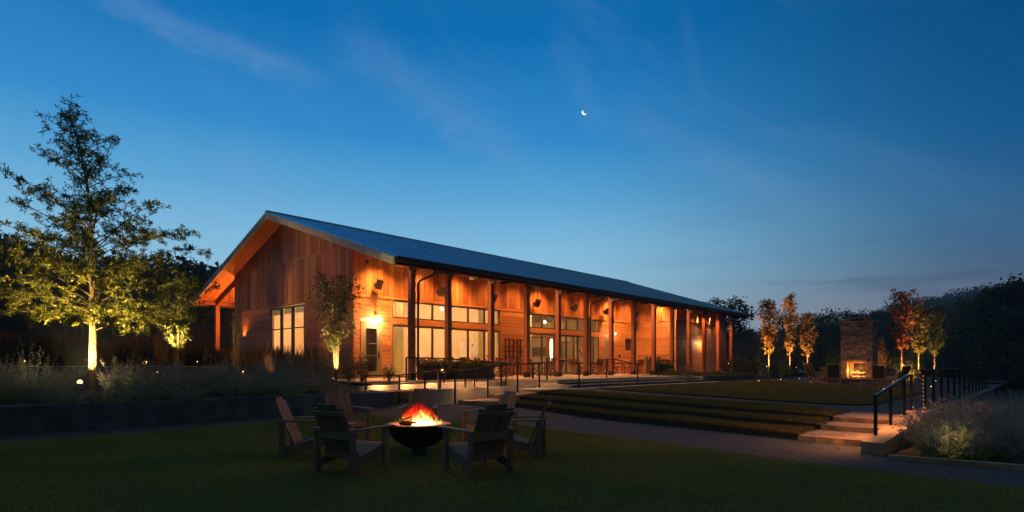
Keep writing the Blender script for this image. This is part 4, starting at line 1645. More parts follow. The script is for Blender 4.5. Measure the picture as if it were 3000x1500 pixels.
chair0, table0 = folding_chair(), dining_table()
TB = [(16.3, 'behind the first planter box'), (19.35, 'behind the second planter box'), (23.15, 'in front of the firewood rack'), (27.5, 'before the middle of the second glazed wall'), (31.35, 'nearest the second porch door')]
uc = False
SEATS = [(-.42, -.78, 0, 'lawn side, nearer seat'), (.38, -.8, 0, 'lawn side, farther seat'), (-.36, .78, math.pi, 'window side, nearer seat'), (.40, .8, math.pi, 'window side, farther seat'),
         (-1.1, .02, -math.pi / 2, 'near end'), (1.12, -.03, math.pi / 2, 'far end')]
for k, (u, where) in enumerate(TB):
    vt = 19.75 + .1 * math.sin(k * 2)
    lab = 'teak dining table on the porch, ' + where
    if k == 0:
        table0.location = W(u, vt, TZ)
        table0.rotation_euler = (0, 0, ANG)
        table0['label'] = lab
        table0['group'] = 'teak dining tables on the porch'
    else:
        dup(table0, W(u, vt, TZ), ANG, None, lab)
    for j, (a, b, rz, seat) in enumerate(SEATS):
        r_ = random.Random(k * 10 + j)
        lab = 'slatted folding chair, ' + seat + ', table ' + where
        loc = W(u + a + r_.uniform(-.07, .07), vt + b + r_.uniform(-.08, .08), TZ)
        rot = ANG + rz + r_.uniform(-.28, .28)
        if not uc:
            uc = True
            chair0.location = loc
            chair0.rotation_euler = (0, 0, rot)
            chair0['label'] = lab
            chair0['group'] = 'folding chairs around the porch tables'
        else:
            dup(chair0, loc, rot, None, lab)

# grill counter against the return wall
gc = uvthing('grill_counter', 'outdoor counter with a steel front at the far end of the porch', 'counter', 34.6, 19.6, TZ)
part('worktop', MB().box((-1.5, -.4, .9), (1.7, .4, .96)), M_conc, gc)
mb = MB()
for a in (-1.45, -.35, .68, 1.6):
    mb.box((a, -.36, 0), (a + .07, .36, .9))
mb.box((-1.45, .3, 0), (1.6, .36, .9))
part('frame', mb, M_trim, gc)
mb = MB()
for a in (-1.36, -.26, .77):
    mb.box((a, -.34, .12), (a + .96 if a < .7 else a + .8, -.32, .86))
part('door', mb, simple('brass_panel', (.42, .34, .2), .5, .3), gc)
for i, (a, s_, h, lab) in enumerate([(-1.2, .22, .1, 'low pale tray on the grill counter, nearest its near end'), (-.85, .12, .16, 'dark square pot on the grill counter beside the tray'), (-.3, .13, .17, 'dark pot in the middle of the grill counter'),
                                     (.7, .13, .17, 'dark pot past the tenth post on the grill counter')]):
    mb = MB().lathe([(0, 0), (s_ * .8, 0), (s_, h), (s_ * .9, h), (s_ * .75, .02), (0, .02)], 12)
    o = part('pot', mb, M_dark if i else M_conc)
    o.location = W(34.6 + a, 19.55, TZ + .962)
    tag(o, lab, 'pot')
bk = uvthing('wire_basket', 'long wire basket at the far end of the grill counter', 'basket', 35.75, 19.5, TZ + .965)
mb = MB()
for z in (0.01, .1, .18):
    mb.bar((-.35, -.15, z), (.35, -.15, z), .012, .012)
    mb.bar((-.35, .15, z), (.35, .15, z), .012, .012)
for i in range(9):
    for y in (-.15, .15):
        mb.bar((-.35 + i * .0875, y, 0), (-.35 + i * .0875, y, .18), .01, .01)
part('wire', mb, M_teak, bk)


# ================================================================== PLANTERS WITH FLOWERS
def planter(u, v, L_, Wd, H, label, flowers, seed, zf=TZ):
    g = np.random.default_rng(seed)
    t = uvthing('planter_box', label, 'planter', u, v, zf)
    mb = MB()
    mb.hexa([(-L_ / 2 + .02, -Wd / 2 + .02, 0), (L_ / 2 - .02, -Wd / 2 + .02, 0), (L_ / 2 - .02, Wd / 2 - .02, 0), (-L_ / 2 + .02, Wd / 2 - .02, 0),
             (-L_ / 2, -Wd / 2, H), (L_ / 2, -Wd / 2, H), (L_ / 2, Wd / 2, H), (-L_ / 2, Wd / 2, H)])
    mb.box((-L_ / 2 - .015, -Wd / 2 - .015, H - .03), (L_ / 2 + .015, Wd / 2 + .015, H + .012))
    part('box', mb, M_planter, t)
    n = int(2600 * L_)
    c = np.stack([g.uniform(-L_ / 2, L_ / 2, n), g.uniform(-Wd / 2 - .08, Wd / 2 + .08, n), H + np.abs(g.normal(0, .11, n))], 1)
    fl = uvthing('flowering_plants', label.split(' planter')[0] + ' planter mass of leafy plants and flowers', 'flowers', u, v, zf)
    fl['label'] = 'leafy plants with ' + ', '.join(f[0] for f in flowers) + ' flowers in the ' + label.replace('long ', '').split(' with')[0]
    part('foliage', leaves('foliage', c, g.normal(size=(n, 3)) + np.array([0, 0, .5]), g.uniform(.04, .10, n), .03), M_shrub, fl)
    for (nm, m, k, x0, x1, h0, h1, s_) in flowers:
        c = np.stack([g.uniform(x0, x1, k), g.uniform(-Wd / 2 - .1, Wd / 2, k), H + g.uniform(h0, h1, k)], 1)
        mbf = MB()
        P, Dd = [], []
        for q in c:
            for _ in range(9):
                a = g.uniform(0, 2 * math.pi)
                P.append(q)
                Dd.append((math.cos(a), math.sin(a), g.uniform(-.1, .7)))
        part(nm + '_flowers', leaves('flowers', np.array(P), np.array(Dd), s_, s_ * .7), m, fl)['kind'] = 'stuff'
    return t


planter(14.55, 18.12, 1.25, .40, .52, 'dark planter box with purple flowers between the first two porch posts', [('purple', M_flowp, 70, -.6, .6, .02, .22, .035), ('yellow', M_flowy, 14, -.3, .5, .12, .3, .05)], 11)
planter(16.55, 17.95, 2.1, .44, .52, 'long dark planter box with yellow and red flowers past the second porch post', [('yellow', M_flowy, 46, -.9, .1, .05, .30, .05), ('red', M_flowr, 30, -.2, 1.0, .2, .55, .055)], 12)
planter(33.25, 18.15, 2.0, .45, .52, 'far dark planter box with mixed flowers between the eighth and ninth posts', [('orange', M_flowr, 26, -.9, .7, .0, .4, .06), ('violet', M_flowp, 34, -.2, .8, -.1, .25, .04)], 13)


# ================================================================== HANDRAILS
def uvrail(name, label, cat, rail_pts, posts, u0, v0, z0, group=None, rw_=.05, post=.045, mid=None):
    """rail_pts: polyline of (u, v, z); posts: (u, v, zbase, ztop)"""
    t = uvthing(name, label, cat, u0, v0, z0, group)
    o_ = (u0, v0, z0)
    mb = MB()
    for a, b in zip(rail_pts[:-1], rail_pts[1:]):
        mb.bar(a, b, rw_, .04)
    part('rail', mb, M_black, t, o_)
    for (u, v, a, b) in posts:
        part('post', MB().box((u - post / 2, v - post / 2, a), (u + post / 2, v + post / 2, b - .015)), M_black, t, o_)
    return t


def at_px(px, v):
    """u of a point on the line v=const seen at bearing px"""
    y = F * v / (0.7274 * (3080 - px))
    return (y - 0.6862 * v) / 0.7274


va = 16.35
pa = [at_px(px, va) for px in (1071, 1170, 1284, 1390, 1482, 1562)]
rz_ = lambda u: 1.09 + (1.52 - 1.09) * max(0, min(1, (u - pa[1]) / (17.0 - pa[1])))
uvrail('handrail', 'long black handrail climbing along the lit wall of the ramp', 'handrail', [(pa[0], va, 1.09), (pa[1], va, 1.09), (17.0, va, 1.52), (17.6, va, 1.52)],
       [(pa[0], va, .12, 1.09)] + [(u, va, .08 + .09 * (u - 11), rz_(u)) for u in pa[1:]], pa[1], va, .1)
vb_ = 14.2
pb = [at_px(px, vb_) for px in (1245, 1333, 1429, 1516, 1580)]
zb2 = lambda u: 1.10 + (1.48 - 1.10) * max(0, min(1, (u - pb[0]) / (pb[3] - pb[0])))
uvrail('handrail', 'black handrail rising beside the two stone slabs at the ramp wall', 'handrail', [(pb[0] - .02, vb_, zb2(pb[0]))] + [(u, vb_, zb2(u)) for u in pb[1:]] + [(pb[-1] + .1, vb_, 1.48)],
       [(u, vb_, z, zb2(u)) for u, z in zip(pb, (.03, .12, .28, .42, .55))], pb[0], vb_, .0)
vm = 14.85
pm = [at_px(px, vm) for px in (1290, 1363, 1468)]
uvrail('handrail', 'short black handrail on the inner side of the ramp, between two longer rails', 'handrail', [(pm[0], vm, 1.17), (pm[1], vm, 1.27), (pm[2], vm, 1.46), (17.0, vm, 1.5)],
       [(u, vm, .1 + .09 * (u - 11), z) for u, z in zip(pm, (1.17, 1.27, 1.46))], pm[0], vm, .1)
vc = 16.9
pc = [at_px(px, vc) for px in (1190, 1301, 1396, 1482, 1560)]
uvrail('handrail', 'upper black handrail sloping down before the planter boxes', 'handrail', [(pc[0], vc, 1.715), (pc[1], vc, 1.69), (pc[2], vc, 1.60), (pc[3], vc, 1.52), (pc[4], vc, 1.47)],
       [(u, vc, .8 - .05 * max(0, u - 12.5), z) for u, z in zip(pc, (1.715, 1.69, 1.60, 1.52, 1.47))], pc[0], vc, .8)
for k, (u, lab) in enumerate([(17.62, 'short stair handrail at the ramp side of the wide terrace steps'), (21.85, 'short stair handrail in the middle of the wide terrace steps'), (26.6, 'short stair handrail at the far end of the wide terrace steps')]):
    uvrail('handrail', lab, 'handrail', [(u, 14.75, 1.69), (u, 14.2, 1.69), (u, 13.3, 1.50), (u, 13.05, 1.50)], [(u, 14.7, TZ, 1.69), (u, 13.1, .55, 1.50)], u, 14, .6, 'stair handrails of the wide terrace steps')

# handrail of the slab steps (right foreground) and the long guard rail behind it
uvrail('handrail', 'black handrail in the right foreground rising with the slab steps', 'handrail',
       [(11.42, 2.2, .91), (14.35, 2.2, 1.215), (14.95, 2.2, 1.225)],
       [(11.45, 2.2, .1, .91), (12.72, 2.2, .2, 1.04), (14.1, 2.2, .3, 1.19), (14.9, 2.2, .33, 1.225)], 11.42, 2.2, .1, None, .055, .05)
gp = [15.05 + 1.285 * k for k in range(14)]
uvrail('guard_rail', 'long black guard rail with many posts along the retaining wall edge', 'railing',
       [(gp[0] - .25, 1.98, 1.335), (gp[-1] + .03, 1.98, 1.335)], [(u, 1.98, .44, 1.335) for u in gp], gp[0], 1.98, .44, None, .07, .06)
mb = MB()
for a, b in zip(gp[:-1], gp[1:]):
    mb.bar((a, 1.98, .56), (b, 1.98, .56), .02, .02)
gr = [o for o in scene.objects if o.name.startswith('guard_rail')][0]
part('cable', mb, M_black, gr, (gp[0], 1.98, .44))
mb = MB()
for k in range(9):
    mb.box((gp[0] - .038, 1.995, .52 + k * .085), (gp[0] - .030, 2.008, .532 + k * .085))
part('led_dots', mb, M_led, gr, (gp[0], 1.98, .44))

WARM = (1.0, 0.44, 0.155)
# lamps under the handrails
for u in (10.95, 12.1, 13.2, 14.3, 15.6):
    spot(W(u, va - .02, rz_(u) - .05), W(u, va + .22, .3), 34, 130, 1.0, WARM, .05)
for u in (11.6, 14.0, 16.2):
    spot(W(u, vc - .02, 1.5), W(u, vc - .4, .9), 16, 130, 1.0, WARM, .03)
for u in (12.9, 14.3, 15.4, 16.6):
    spot(W(u, vb_ - .0, zb2(u) - .05), W(u, vb_ + .1, .2), 15, 130, 1.0, WARM, .05)
for u in (12.3, 13.6, 14.6):
    spot(W(u, 2.26, .93 + .1 * (u - 11.4)), W(u - .2, 2.7, .1), 14, 140, 1.0, (1.0, .34, .085), .05)
spot(W(11.3, 2.26, .85), W(10.8, 3.3, .0), 26, 130, 1.0, (1.0, .34, .085), .05)
spot(W(12.3, 2.21, .96), W(12.1, 2.1, .2), 12, 120, 1.0, (1.0, .34, .085), .05)
for u in (21.0, 25.6):
    spot(W(u, 13.9, 1.45), W(u + .3, 13.7, .7), 5, 110, 1.0, WARM, .03)


# ================================================================== FIRE BOWL
FC = Vector((-1.477, 9.06, 0.02))
fb_ = thing('fire_bowl', 'round black steel fire bowl with an orange lit rim on the lawn', 'fire bowl', FC)
mb = MB()
prof = [(.0, .11)] + [(.485 * math.sin(t), .50 - .39 * math.cos(t)) for t in lins(.12, math.pi / 2, 12)]
mb.lathe(prof, 48)
mb.lathe([(.475, .48), (.43 * 1.0, .33), (.3, .22), (0, .18)], 48)
part('bowl', mb, simple('burnt_steel', (.012, .011, .011), .55, .4, noise=.3), fb_, smooth=True)
mb = MB().lathe([(.295, .494), (.5, .502), (.505, .488), (.295, .480), (.295, .494)], 56)
part('rim', mb, simple('fire_tinted_rim', (.55, .24, .10), .6, .0, noise=.3, nscale=12), fb_, smooth=True)  # the fire's orange light on the rim is put into its colour
part('foot', MB().lathe([(.0, .0), (.17, .0), (.17, .02), (.14, .05), (.11, .14), (0, .14)], 24), M_planter, fb_)
for sx in (-1, 1):
    ring = [(sx * (.50 + .03 * math.cos(t)), .055 * math.sin(t) * 1.0, .40 + .045 * math.cos(t * 1.0)) for t in lins(0, 2 * math.pi, 14)]
    part('ring_handle', MB().tube([(sx * .515, .05 * math.sin(t), .40 + .05 * math.cos(t)) for t in lins(0, 2 * math.pi, 14)], .008, 6), M_black, fb_)

# the fire: glowing log teepee, white-hot heart, ragged tongues
m, t_ = newmat('ember_log')
tcx = t_.n('ShaderNodeTexCoord')
n1 = t_.n('ShaderNodeTexNoise', i_Vector=tcx.outputs['Object'], i_Scale=9.0, i_Detail=5.0)
f_ = t_.smooth(n1.outputs[0], .40, .62)
em = t_.n('ShaderNodeEmission', i_0=t_.mix(f_, (.9, .004, .003, 1), (1.0, .03, .008, 1)), i_1=t_.math('MULTIPLY', f_, 1.6))
df = t_.n('ShaderNodeBsdfDiffuse', i_0=(.02, .012, .01, 1))
ad = t_.n('ShaderNodeAddShader')
t_.inp(ad, 0, em.outputs[0])
t_.inp(ad, 1, df.outputs[0])
t_.n('ShaderNodeOutputMaterial', i_0=ad)
M_ember = m


def flame_mat(name, lo, mid_, hi, s0, s1, zlo, zhi, dens_=0.0):
    m, t = newmat(name)
    tcx = t.n('ShaderNodeTexCoord')
    sp = t.n('ShaderNodeSeparateXYZ', i_0=tcx.outputs['Object'])
    nn = t.n('ShaderNodeTexNoise', i_Vector=tcx.outputs['Object'], i_Scale=7.0, i_Detail=3.0)
    z = t.math('ADD', sp.outputs[2], t.math('MULTIPLY', t.math('SUBTRACT', nn.outputs[0], .5), .12))
    k = t.smooth(z, zlo, zhi)
    c = t.ramp(k, [(0, lo), (.5, mid_), (1, hi)])
    e = t.n('ShaderNodeEmission', i_0=c, i_1=t.math('MULTIPLY_ADD', k, s1 - s0, s0))
    if dens_ > 0:
        tr = t.n('ShaderNodeBsdfTransparent')
        at = t.n('ShaderNodeAttribute', attribute_name='rnd')
        mx = t.n('ShaderNodeMixShader', i_0=t.math('MULTIPLY_ADD', at.outputs['Fac'], dens_ * .6, dens_ * .25))
        t.inp(mx, 1, e.outputs[0])
        t.inp(mx, 2, tr.outputs[0])
        t.n('ShaderNodeOutputMaterial', i_0=mx)
    else:
        t.n('ShaderNodeOutputMaterial', i_0=e)
    return m


M_core = flame_mat('flame_heart', (1.0, .72, .22), (1.0, .62, .12), (1.0, .30, .02), 5.0, 1.5, .54, .86)
M_tongue = flame_mat('flame_tongue', (1.0, .20, .03), (1.0, .03, .008), (.95, .008, .006), 1.9, .9, .52, .72, .95)
fire = thing('bowl_fire', 'blazing log fire with red tongues and a white hot heart in the bowl', 'fire', FC + Vector((.01, .02, .03)))
fire.scale = (.80, .78, .96)
rr = random.Random(3)
for (x0, y0, x1, y1, z1) in [(-.32, -.05, -.06, .02, .80), (-.26, -.15, -.01, 0, .76), (-.34, .08, -.09, .04, .76), (.33, -.02, .03, .03, .74), (.30, .14, 0, .05, .72), (-.2, .2, .0, .06, .76), (-.16, -.22, -.1, 0, .72), (.36, -.10, .10, .0, .64)]:
    part('log', MB().tube([(x0, y0, .44), ((x0 + x1) / 2 + rr.uniform(-.02, .02), (y0 + y1) / 2, .5 + z1 * .2), (x1, y1, z1 - .04)], [.042, .038, .026], 7), M_ember, fire)
for (a, b, c) in [((-.34, -.30, .52), (-.10, -.33, .50), .028), ((-.36, -.26, .535), (-.02, -.29, .52), .02), ((-.30, -.27, .56), (-.12, -.25, .62), .012)]:
    part('charred_log', MB().tube([a, tuple((x + y) / 2 for x, y in zip(a, b)), b], [c, c * 1.15, c * .8], 7), M_dark, fire)
mb = MB()
for (cx, cy, rx, ry, h) in [(.07, -.08, .17, .13, .22), (-.03, -.14, .14, .11, .15), (.17, -.12, .15, .12, .16), (.29, -.06, .09, .1, .08), (-.14, -.20, .14, .08, .08), (.08, -.20, .24, .10, .10), (-.28, -.12, .07, .08, .07), (.05, -.05, .09, .07, .26)]:
    vs, fs = [], []
    n, mm = 14, 8
    for i in range(mm + 1):
        t2 = i / mm
        rad = (1 - t2 ** 1.8) ** .9 * (1 + .15 * math.sin(3.1 * t2))
        for k in range(n):
            a = 2 * math.pi * k / n
            q = 1 + rr.uniform(-.14, .14) * (1 if i else .3)
            vs.append((cx + rx * rad * q * math.cos(a) + .02 * math.sin(t2 * 5 + cx * 9), cy + ry * rad * q * math.sin(a), .46 + h * t2 + rr.uniform(-.01, .01)))
    for i in range(mm):
        for k in range(n):
            a, b = i * n + k, i * n + (k + 1) % n
            fs.append((a, b, b + n, a + n))
    mb.add(vs, fs, rr.random())
part('flame_heart', mb, M_core, fire, smooth=True)
P, Dd, LL, WW = [], [], [], []
g = np.random.default_rng(5)
for k in range(1500):
    a = g.uniform(0, 2 * math.pi)
    rad = .30 * math.sqrt(g.random())
    x, y = rad * math.cos(a), rad * math.sin(a) * .8
    hh = .49 + .27 * max(0, 1 - (abs(x + .02) / .37) ** 1.3) * g.random()
    if .0 < x < .26 and y < .0 and hh < .70:
        continue
    P.append((x, y, hh))
    Dd.append((x * 2.3 + g.normal(0, .25), y * 1.2 + g.normal(0, .2), .5 + g.random() * .5))
    LL.append(g.uniform(.04, .12))
    WW.append(g.uniform(.004, .02))
part('flame_tongues', leaves('flame_tongues', np.array(P), np.array(Dd), np.array(LL), np.array(WW)), M_tongue, fire)
M_lick = flame_mat('flame_lick', (1.0, .62, .16), (1.0, .36, .05), (1.0, .14, .015), 3.2, 1.4, .50, .72, 1.1)
P, Dd, LL, WW = [], [], [], []
for k in range(900):
    x = g.normal(.06, .13)
    y = g.uniform(-.24, .05)
    env = max(0, 1 - (abs(x - .06) / .30) ** 1.4)
    P.append((x, y, .48 + .20 * env * g.random()))
    Dd.append(((x - .05) * 1.6 + g.normal(0, .2), g.normal(0, .2), .7 + .4 * g.random()))
    LL.append(g.uniform(.03, .10))
    WW.append(g.uniform(.006, .03))
M_soft = flame_mat('flame_veil', (1.0, .45, .08), (1.0, .16, .02), (1.0, .05, .01), 1.3, .8, .50, .74, 1.35)
Q, E, L2, W2 = [], [], [], []
for k in range(420):
    x = g.normal(.0, .15)
    env = max(0, 1 - (abs(x) / .34) ** 1.4)
    Q.append((x, g.uniform(-.26, .1), .49 + .16 * env * g.random()))
    E.append((x * 2.0 + g.normal(0, .25), g.normal(0, .2), .7 + .5 * g.random()))
    L2.append(g.uniform(.07, .16))
    W2.append(g.uniform(.03, .07))
part('flame_veil', leaves('flame_veil', np.array(Q), np.array(E), np.array(L2), np.array(W2)), M_soft, fire)['kind'] = 'stuff'
part('flame_licks', leaves('flame_licks', np.array(P), np.array(Dd), np.array(LL), np.array(WW)), M_lick, fire)
point(FC + Vector((.02, .0, .88)), 4.5, (1.0, .40, .12), .14)


for dx_, dy_ in ((-.30, -.05), (.30, .0), (.0, -.30), (.0, .28)):
    point(FC + Vector((dx_, dy_, .64)), .55, (1.0, .30, .06), .04)


# ================================================================== ADIRONDACK CHAIRS
def adirondack():
    t = thing('adirondack_chair', 'x', 'chair')
    # seat slats, sloping back
    mb = MB()
    n = 6
    for i in range(n):
        y0 = .30 - i * .085
        y1 = y0 - .078
        z0 = .375 - (.30 - y0) * .30 + (0.0 if i else -.012)
        z1 = .375 - (.30 - y1) * .30
        mb.hexa([(-.26, y1, z1 - .02), (.26, y1, z1 - .02), (.26, y0, z0 - .02), (-.26, y0, z0 - .02), (-.26, y1, z1), (.26, y1, z1), (.26, y0, z0), (-.26, y0, z0)])
    part('seat', mb, M_greyw, t)
    # back: four boards, the middle pair taller
    mb = MB()
    by0, bz0 = -.17, .20
    dy, dz = -.40, .92
    L0 = math.hypot(dy, dz)
    dy, dz = dy / L0, dz / L0
    for (xa, xb, L_) in ((-.255, -.166, .74), (-.154, -.006, .80), (.006, .154, .80), (.166, .255, .74)):
        y1, z1 = by0 + dy * L_, bz0 + dz * L_
        tt = .022
        nx = (dz * tt, -dy * tt)
        mb.hexa([(xa, by0, bz0), (xb, by0, bz0), (xb, by0 - nx[0], bz0 - nx[1]), (xa, by0 - nx[0], bz0 - nx[1]),
                 (xa, y1, z1), (xb, y1, z1), (xb, y1 - nx[0], z1 - nx[1]), (xa, y1 - nx[0], z1 - nx[1])])
    part('backrest', mb, M_greyw, t)
    mb = MB()
    mb.bar((-.27, by0 + dy * .66 - .045, bz0 + dz * .66), (.27, by0 + dy * .66 - .045, bz0 + dz * .66), .03, .06, (0, dy, dz))
    mb.bar((-.30, -.355, .515), (.30, -.355, .515), .03, .10)
    mb.bar((-.27, by0 - .04, .245), (.27, by0 - .04, .245), .03, .09)
    part('back_cleat', mb, M_greyw, t)
    for s in (-1, 1):
        a = MB()
        x0, x1 = s * .265, s * .385
        a.add([(x0, .42, .575), (s * .375, .42, .575), (x1, .36, .577), (s * .37, -.10, .58), (s * .335, -.43, .58), (x0, -.43, .58),
               (x0, .42, .60), (s * .375, .42, .60), (x1, .36, .60), (s * .37, -.10, .603), (s * .335, -.43, .603), (x0, -.43, .603)],
              [(0, 1, 2, 3, 4, 5), (11, 10, 9, 8, 7, 6)] + [(i, (i + 1) % 6, (i + 1) % 6 + 6, i + 6) for i in range(6)])
        part('armrest', a, M_greyw, t)
        part('leg', MB().box((s * .30 - .022, .26, 0), (s * .30 + .022, .35, .575)), M_greyw, t)
        part('leg', MB().box((s * .30 - .022, -.40, 0), (s * .30 + .022, -.31, .565)), M_greyw, t)
        ap = MB()
        ap.hexa([(s * .275 - .013, .27, .22), (s * .275 + .013, .27, .22), (s * .275 + .013, -.36, .08), (s * .275 - .013, -.36, .08),
                 (s * .275 - .013, .27, .355), (s * .275 + .013, .27, .355), (s * .275 + .013, -.36, .20), (s * .275 - .013, -.36, .20)])
        part('side_rail', ap, M_greyw, t)
    fa = MB().bar((-.262, .31, .31), (.262, .31, .31), .022, .10)
    part('front_apron', fa, M_greyw, t)
    return t


ad0 = adirondack()
AD = [(-2.14, 7.72, 'weathered adirondack chair in the front, back to the viewer, left of the fire bowl', None),
      (-.47, 7.62, 'weathered adirondack chair in the front, back to the viewer, right of the fire bowl', None),
      (-3.10, 8.85, 'adirondack chair seen from the side at the left of the circle', (1.0, .12)),
      (.10, 8.95, 'adirondack chair seen from the side at the right of the circle', (-1.0, .15)),
      (-3.16, 10.95, 'adirondack chair at the back left of the circle, behind the front left one', (.62, -.72)),
      (-1.86, 11.45, 'adirondack chair directly behind the fire, facing the viewer', (.06, -1.0)),
      (-.42, 10.25, 'adirondack chair at the back right, peeking over the front right one', (-.80, -.62))]
for i, (x, y, lab, dr) in enumerate(AD):
    dx, dy = dr if dr else (FC.x - x, FC.y - y)
    rz = math.atan2(-dx, dy)
    if i == 0:
        ad0.location = (x, y, .02)
        ad0.rotation_euler = (0, 0, rz)
        ad0['label'] = lab
        ad0['group'] = 'adirondack chairs around the fire bowl'
    else:
        dup(ad0, (x, y, .02), rz, None, lab)


# ================================================================== STONE FIREPLACE
M_fstone, t_ = newmat('stacked_fieldstone')
tcx = t_.n('ShaderNodeTexCoord')
at = t_.n('ShaderNodeAttribute', attribute_name='rnd')
n1 = t_.n('ShaderNodeTexNoise', i_Vector=tcx.outputs['Object'], i_Scale=6.0, i_Detail=7.0, i_Roughness=.7)
c = t_.ramp(at.outputs['Fac'], [(0, (.14, .105, .085, 1)), (.4, (.21, .155, .12, 1)), (.7, (.27, .19, .14, 1)), (1, (.36, .29, .22, 1))])
c = t_.mix(t_.smooth(n1.outputs[0], .35, .7), c, t_.mix(.55, c, (.06, .05, .045, 1)))
bs = t_.n('ShaderNodeBsdfPrincipled')
t_.inp(bs, 'Base Color', t_.mix(1.0, c, (1.5, 1.45, 1.4, 1), 'MULTIPLY'))
bs.inputs['Roughness'].default_value = .9
bp = t_.n('ShaderNodeBump', i_Strength=.9, i_Distance=.03, i_Height=n1.outputs[0])
t_.inp(bs, 'Normal', bp.outputs[0])
t_.n('ShaderNodeOutputMaterial', i_0=bs)
M_brick = simple('fire_brick', (.45, .24, .12), .9, noise=.3, nscale=6, bump=.5)

GZ = .38


def ashlar(mb, a0, a1, z0, z1, face, hole=None, seed=1):
    """random coursed stones over a rectangle; face(a, z, d) gives a point d metres proud"""
    r_ = random.Random(seed)
    z = z0
    while z < z1 - .02:
        h = r_.choice([.09, .12, .15, .2])
        zt = min(z + h, z1)
        if z1 - zt < .05:
            zt = z1
        a = a0
        while a < a1 - .01:
            b = min(a + r_.uniform(.16, .42), a1)
            if a1 - b < .1:
                b = a1
            pieces = [(a, b)]
            if hole and hole[2] < (z + zt) / 2 < hole[3]:
                ns = []
                for s0, s1 in pieces:
                    if hole[1] <= s0 or hole[0] >= s1:
                        ns.append((s0, s1))
                    else:
                        if hole[0] > s0:
                            ns.append((s0, hole[0]))
                        if hole[1] < s1:
                            ns.append((hole[1], s1))
                pieces = ns
            for s0, s1 in pieces:
                if s1 - s0 < .02:
                    continue
                d = r_.uniform(.012, .04)
                g_ = .006
                q = [face(s0 + g_, z + g_, 0), face(s1 - g_, z + g_, 0), face(s1 - g_, zt - g_, 0), face(s0 + g_, zt - g_, 0),
                     face(s0 + g_ * 2, z + g_ * 2, d), face(s1 - g_ * 2, z + g_ * 2, d * r_.uniform(.8, 1.1)), face(s1 - g_ * 2, zt - g_ * 2, d), face(s0 + g_ * 2, zt - g_ * 2, d * r_.uniform(.8, 1.1))]
                mb.add(q, [(4, 5, 6, 7), (0, 1, 5, 4), (1, 2, 6, 5), (2, 3, 7, 6), (3, 0, 4, 7)], r_.random())
            a = b
        z = zt


FU, FV0, FV1, FD = 33.2, 6.50, 7.92, .95
fp = uvthing('stone_fireplace', 'tall outdoor stone fireplace with a burning fire and flat chimney cap', 'fireplace', FU, 7.2, GZ)
FO = (FU, 7.2, GZ)
hole = (6.80, 7.66, .78, 1.60)
mb = MB()
mb.box((FU, FV0, .3), (FU + FD, hole[0], 3.58), .2)
mb.box((FU, hole[1], .3), (FU + FD, FV1, 3.58), .2)
mb.box((FU, hole[0], hole[3]), (FU + FD, hole[1], 3.58), .2)
mb.box((FU, hole[0], .3), (FU + FD, hole[1], hole[2]), .2)
mb.box((FU + .62, hole[0], hole[2]), (FU + FD, hole[1], hole[3]), .2)
ashlar(mb, FV0, FV1, .35, 3.56, lambda a, z, d: (FU - d, a, z), hole, 4)
ashlar(mb, FU, FU + FD, .35, 3.56, lambda a, z, d: (a, FV0 - d, z), None, 5)
ashlar(mb, FU, FU + FD, .35, 3.56, lambda a, z, d: (a, FV1 + d, z), None, 6)
part('chimney_body', mb, M_fstone, fp, FO)
mb = MB()
mb.box((FU + .005, hole[1] - .012, hole[2]), (FU + .6, hole[1] - .002, hole[3]))
mb.box((FU + .005, hole[0] + .002, hole[2]), (FU + .6, hole[0] + .012, hole[3]))
mb.box((FU + .6, hole[0] + .014, hole[2]), (FU + .615, hole[1] - .014, hole[3]))
part('firebox', mb, M_brick, fp, FO)
part('fireback', MB().box((FU + .57, 6.98, hole[2]), (FU + .595, 7.46, 1.5)), M_black, fp, FO)
part('mantel', MB().box((FU - .16, 6.70, 1.605), (FU, 7.78, 1.70)), M_stone, fp, FO)
mb = MB()
mb.box((FU - .07, FV0 - .07, 3.585), (FU + FD + .07, FV1 + .07, 3.68))
part('cap', mb, M_stone, fp, FO)
mb = MB()
mb.box((FU + .1, 6.75, 3.80), (FU + FD - .1, 7.72, 3.86))
part('chimney_slab', mb, M_stone, fp, FO)
mb = MB()
for a, b in ((FU + .15, 6.8), (FU + .15, 7.6), (FU + FD - .25, 6.8), (FU + FD - .25, 7.6)):
    mb.box((a, b, 3.68), (a + .08, b + .08, 3.80))
part('cap_block', mb, M_fstone, fp, FO)
mb = MB()
mb.box((FU - .55, 5.55, .67), (FU - .045, 8.95, .76))
part('hearth', mb, M_stone, fp, FO)
mb = MB()
mb.box((FU - .5, 5.6, .3), (FU - .06, 8.9, .67), .2)
ashlar(mb, 5.6, 8.9, .34, .66, lambda a, z, d: (FU - .5 - d, a, z), None, 8)
part('hearth_base', mb, M_fstone, fp, FO)
for (a, b, lab) in ((5.6, 6.44, None), (7.98, 8.9, None)):
    mb = MB()
    mb.box((FU + .1, a, .3), (FU + .5, b, 1.22), .2)
    ashlar(mb, a, b, .76, 1.20, lambda q, z, d: (FU + .1 - d, q, z), None, int(a))
    sw_ = part('side_wall', mb, M_fstone, fp, FO)
    part('coping', MB().box((FU, a - .05 if a < 6 else a, 1.225), (FU + .6, b if a < 6 else b + .05, 1.32)), M_stone, sw_, FO)
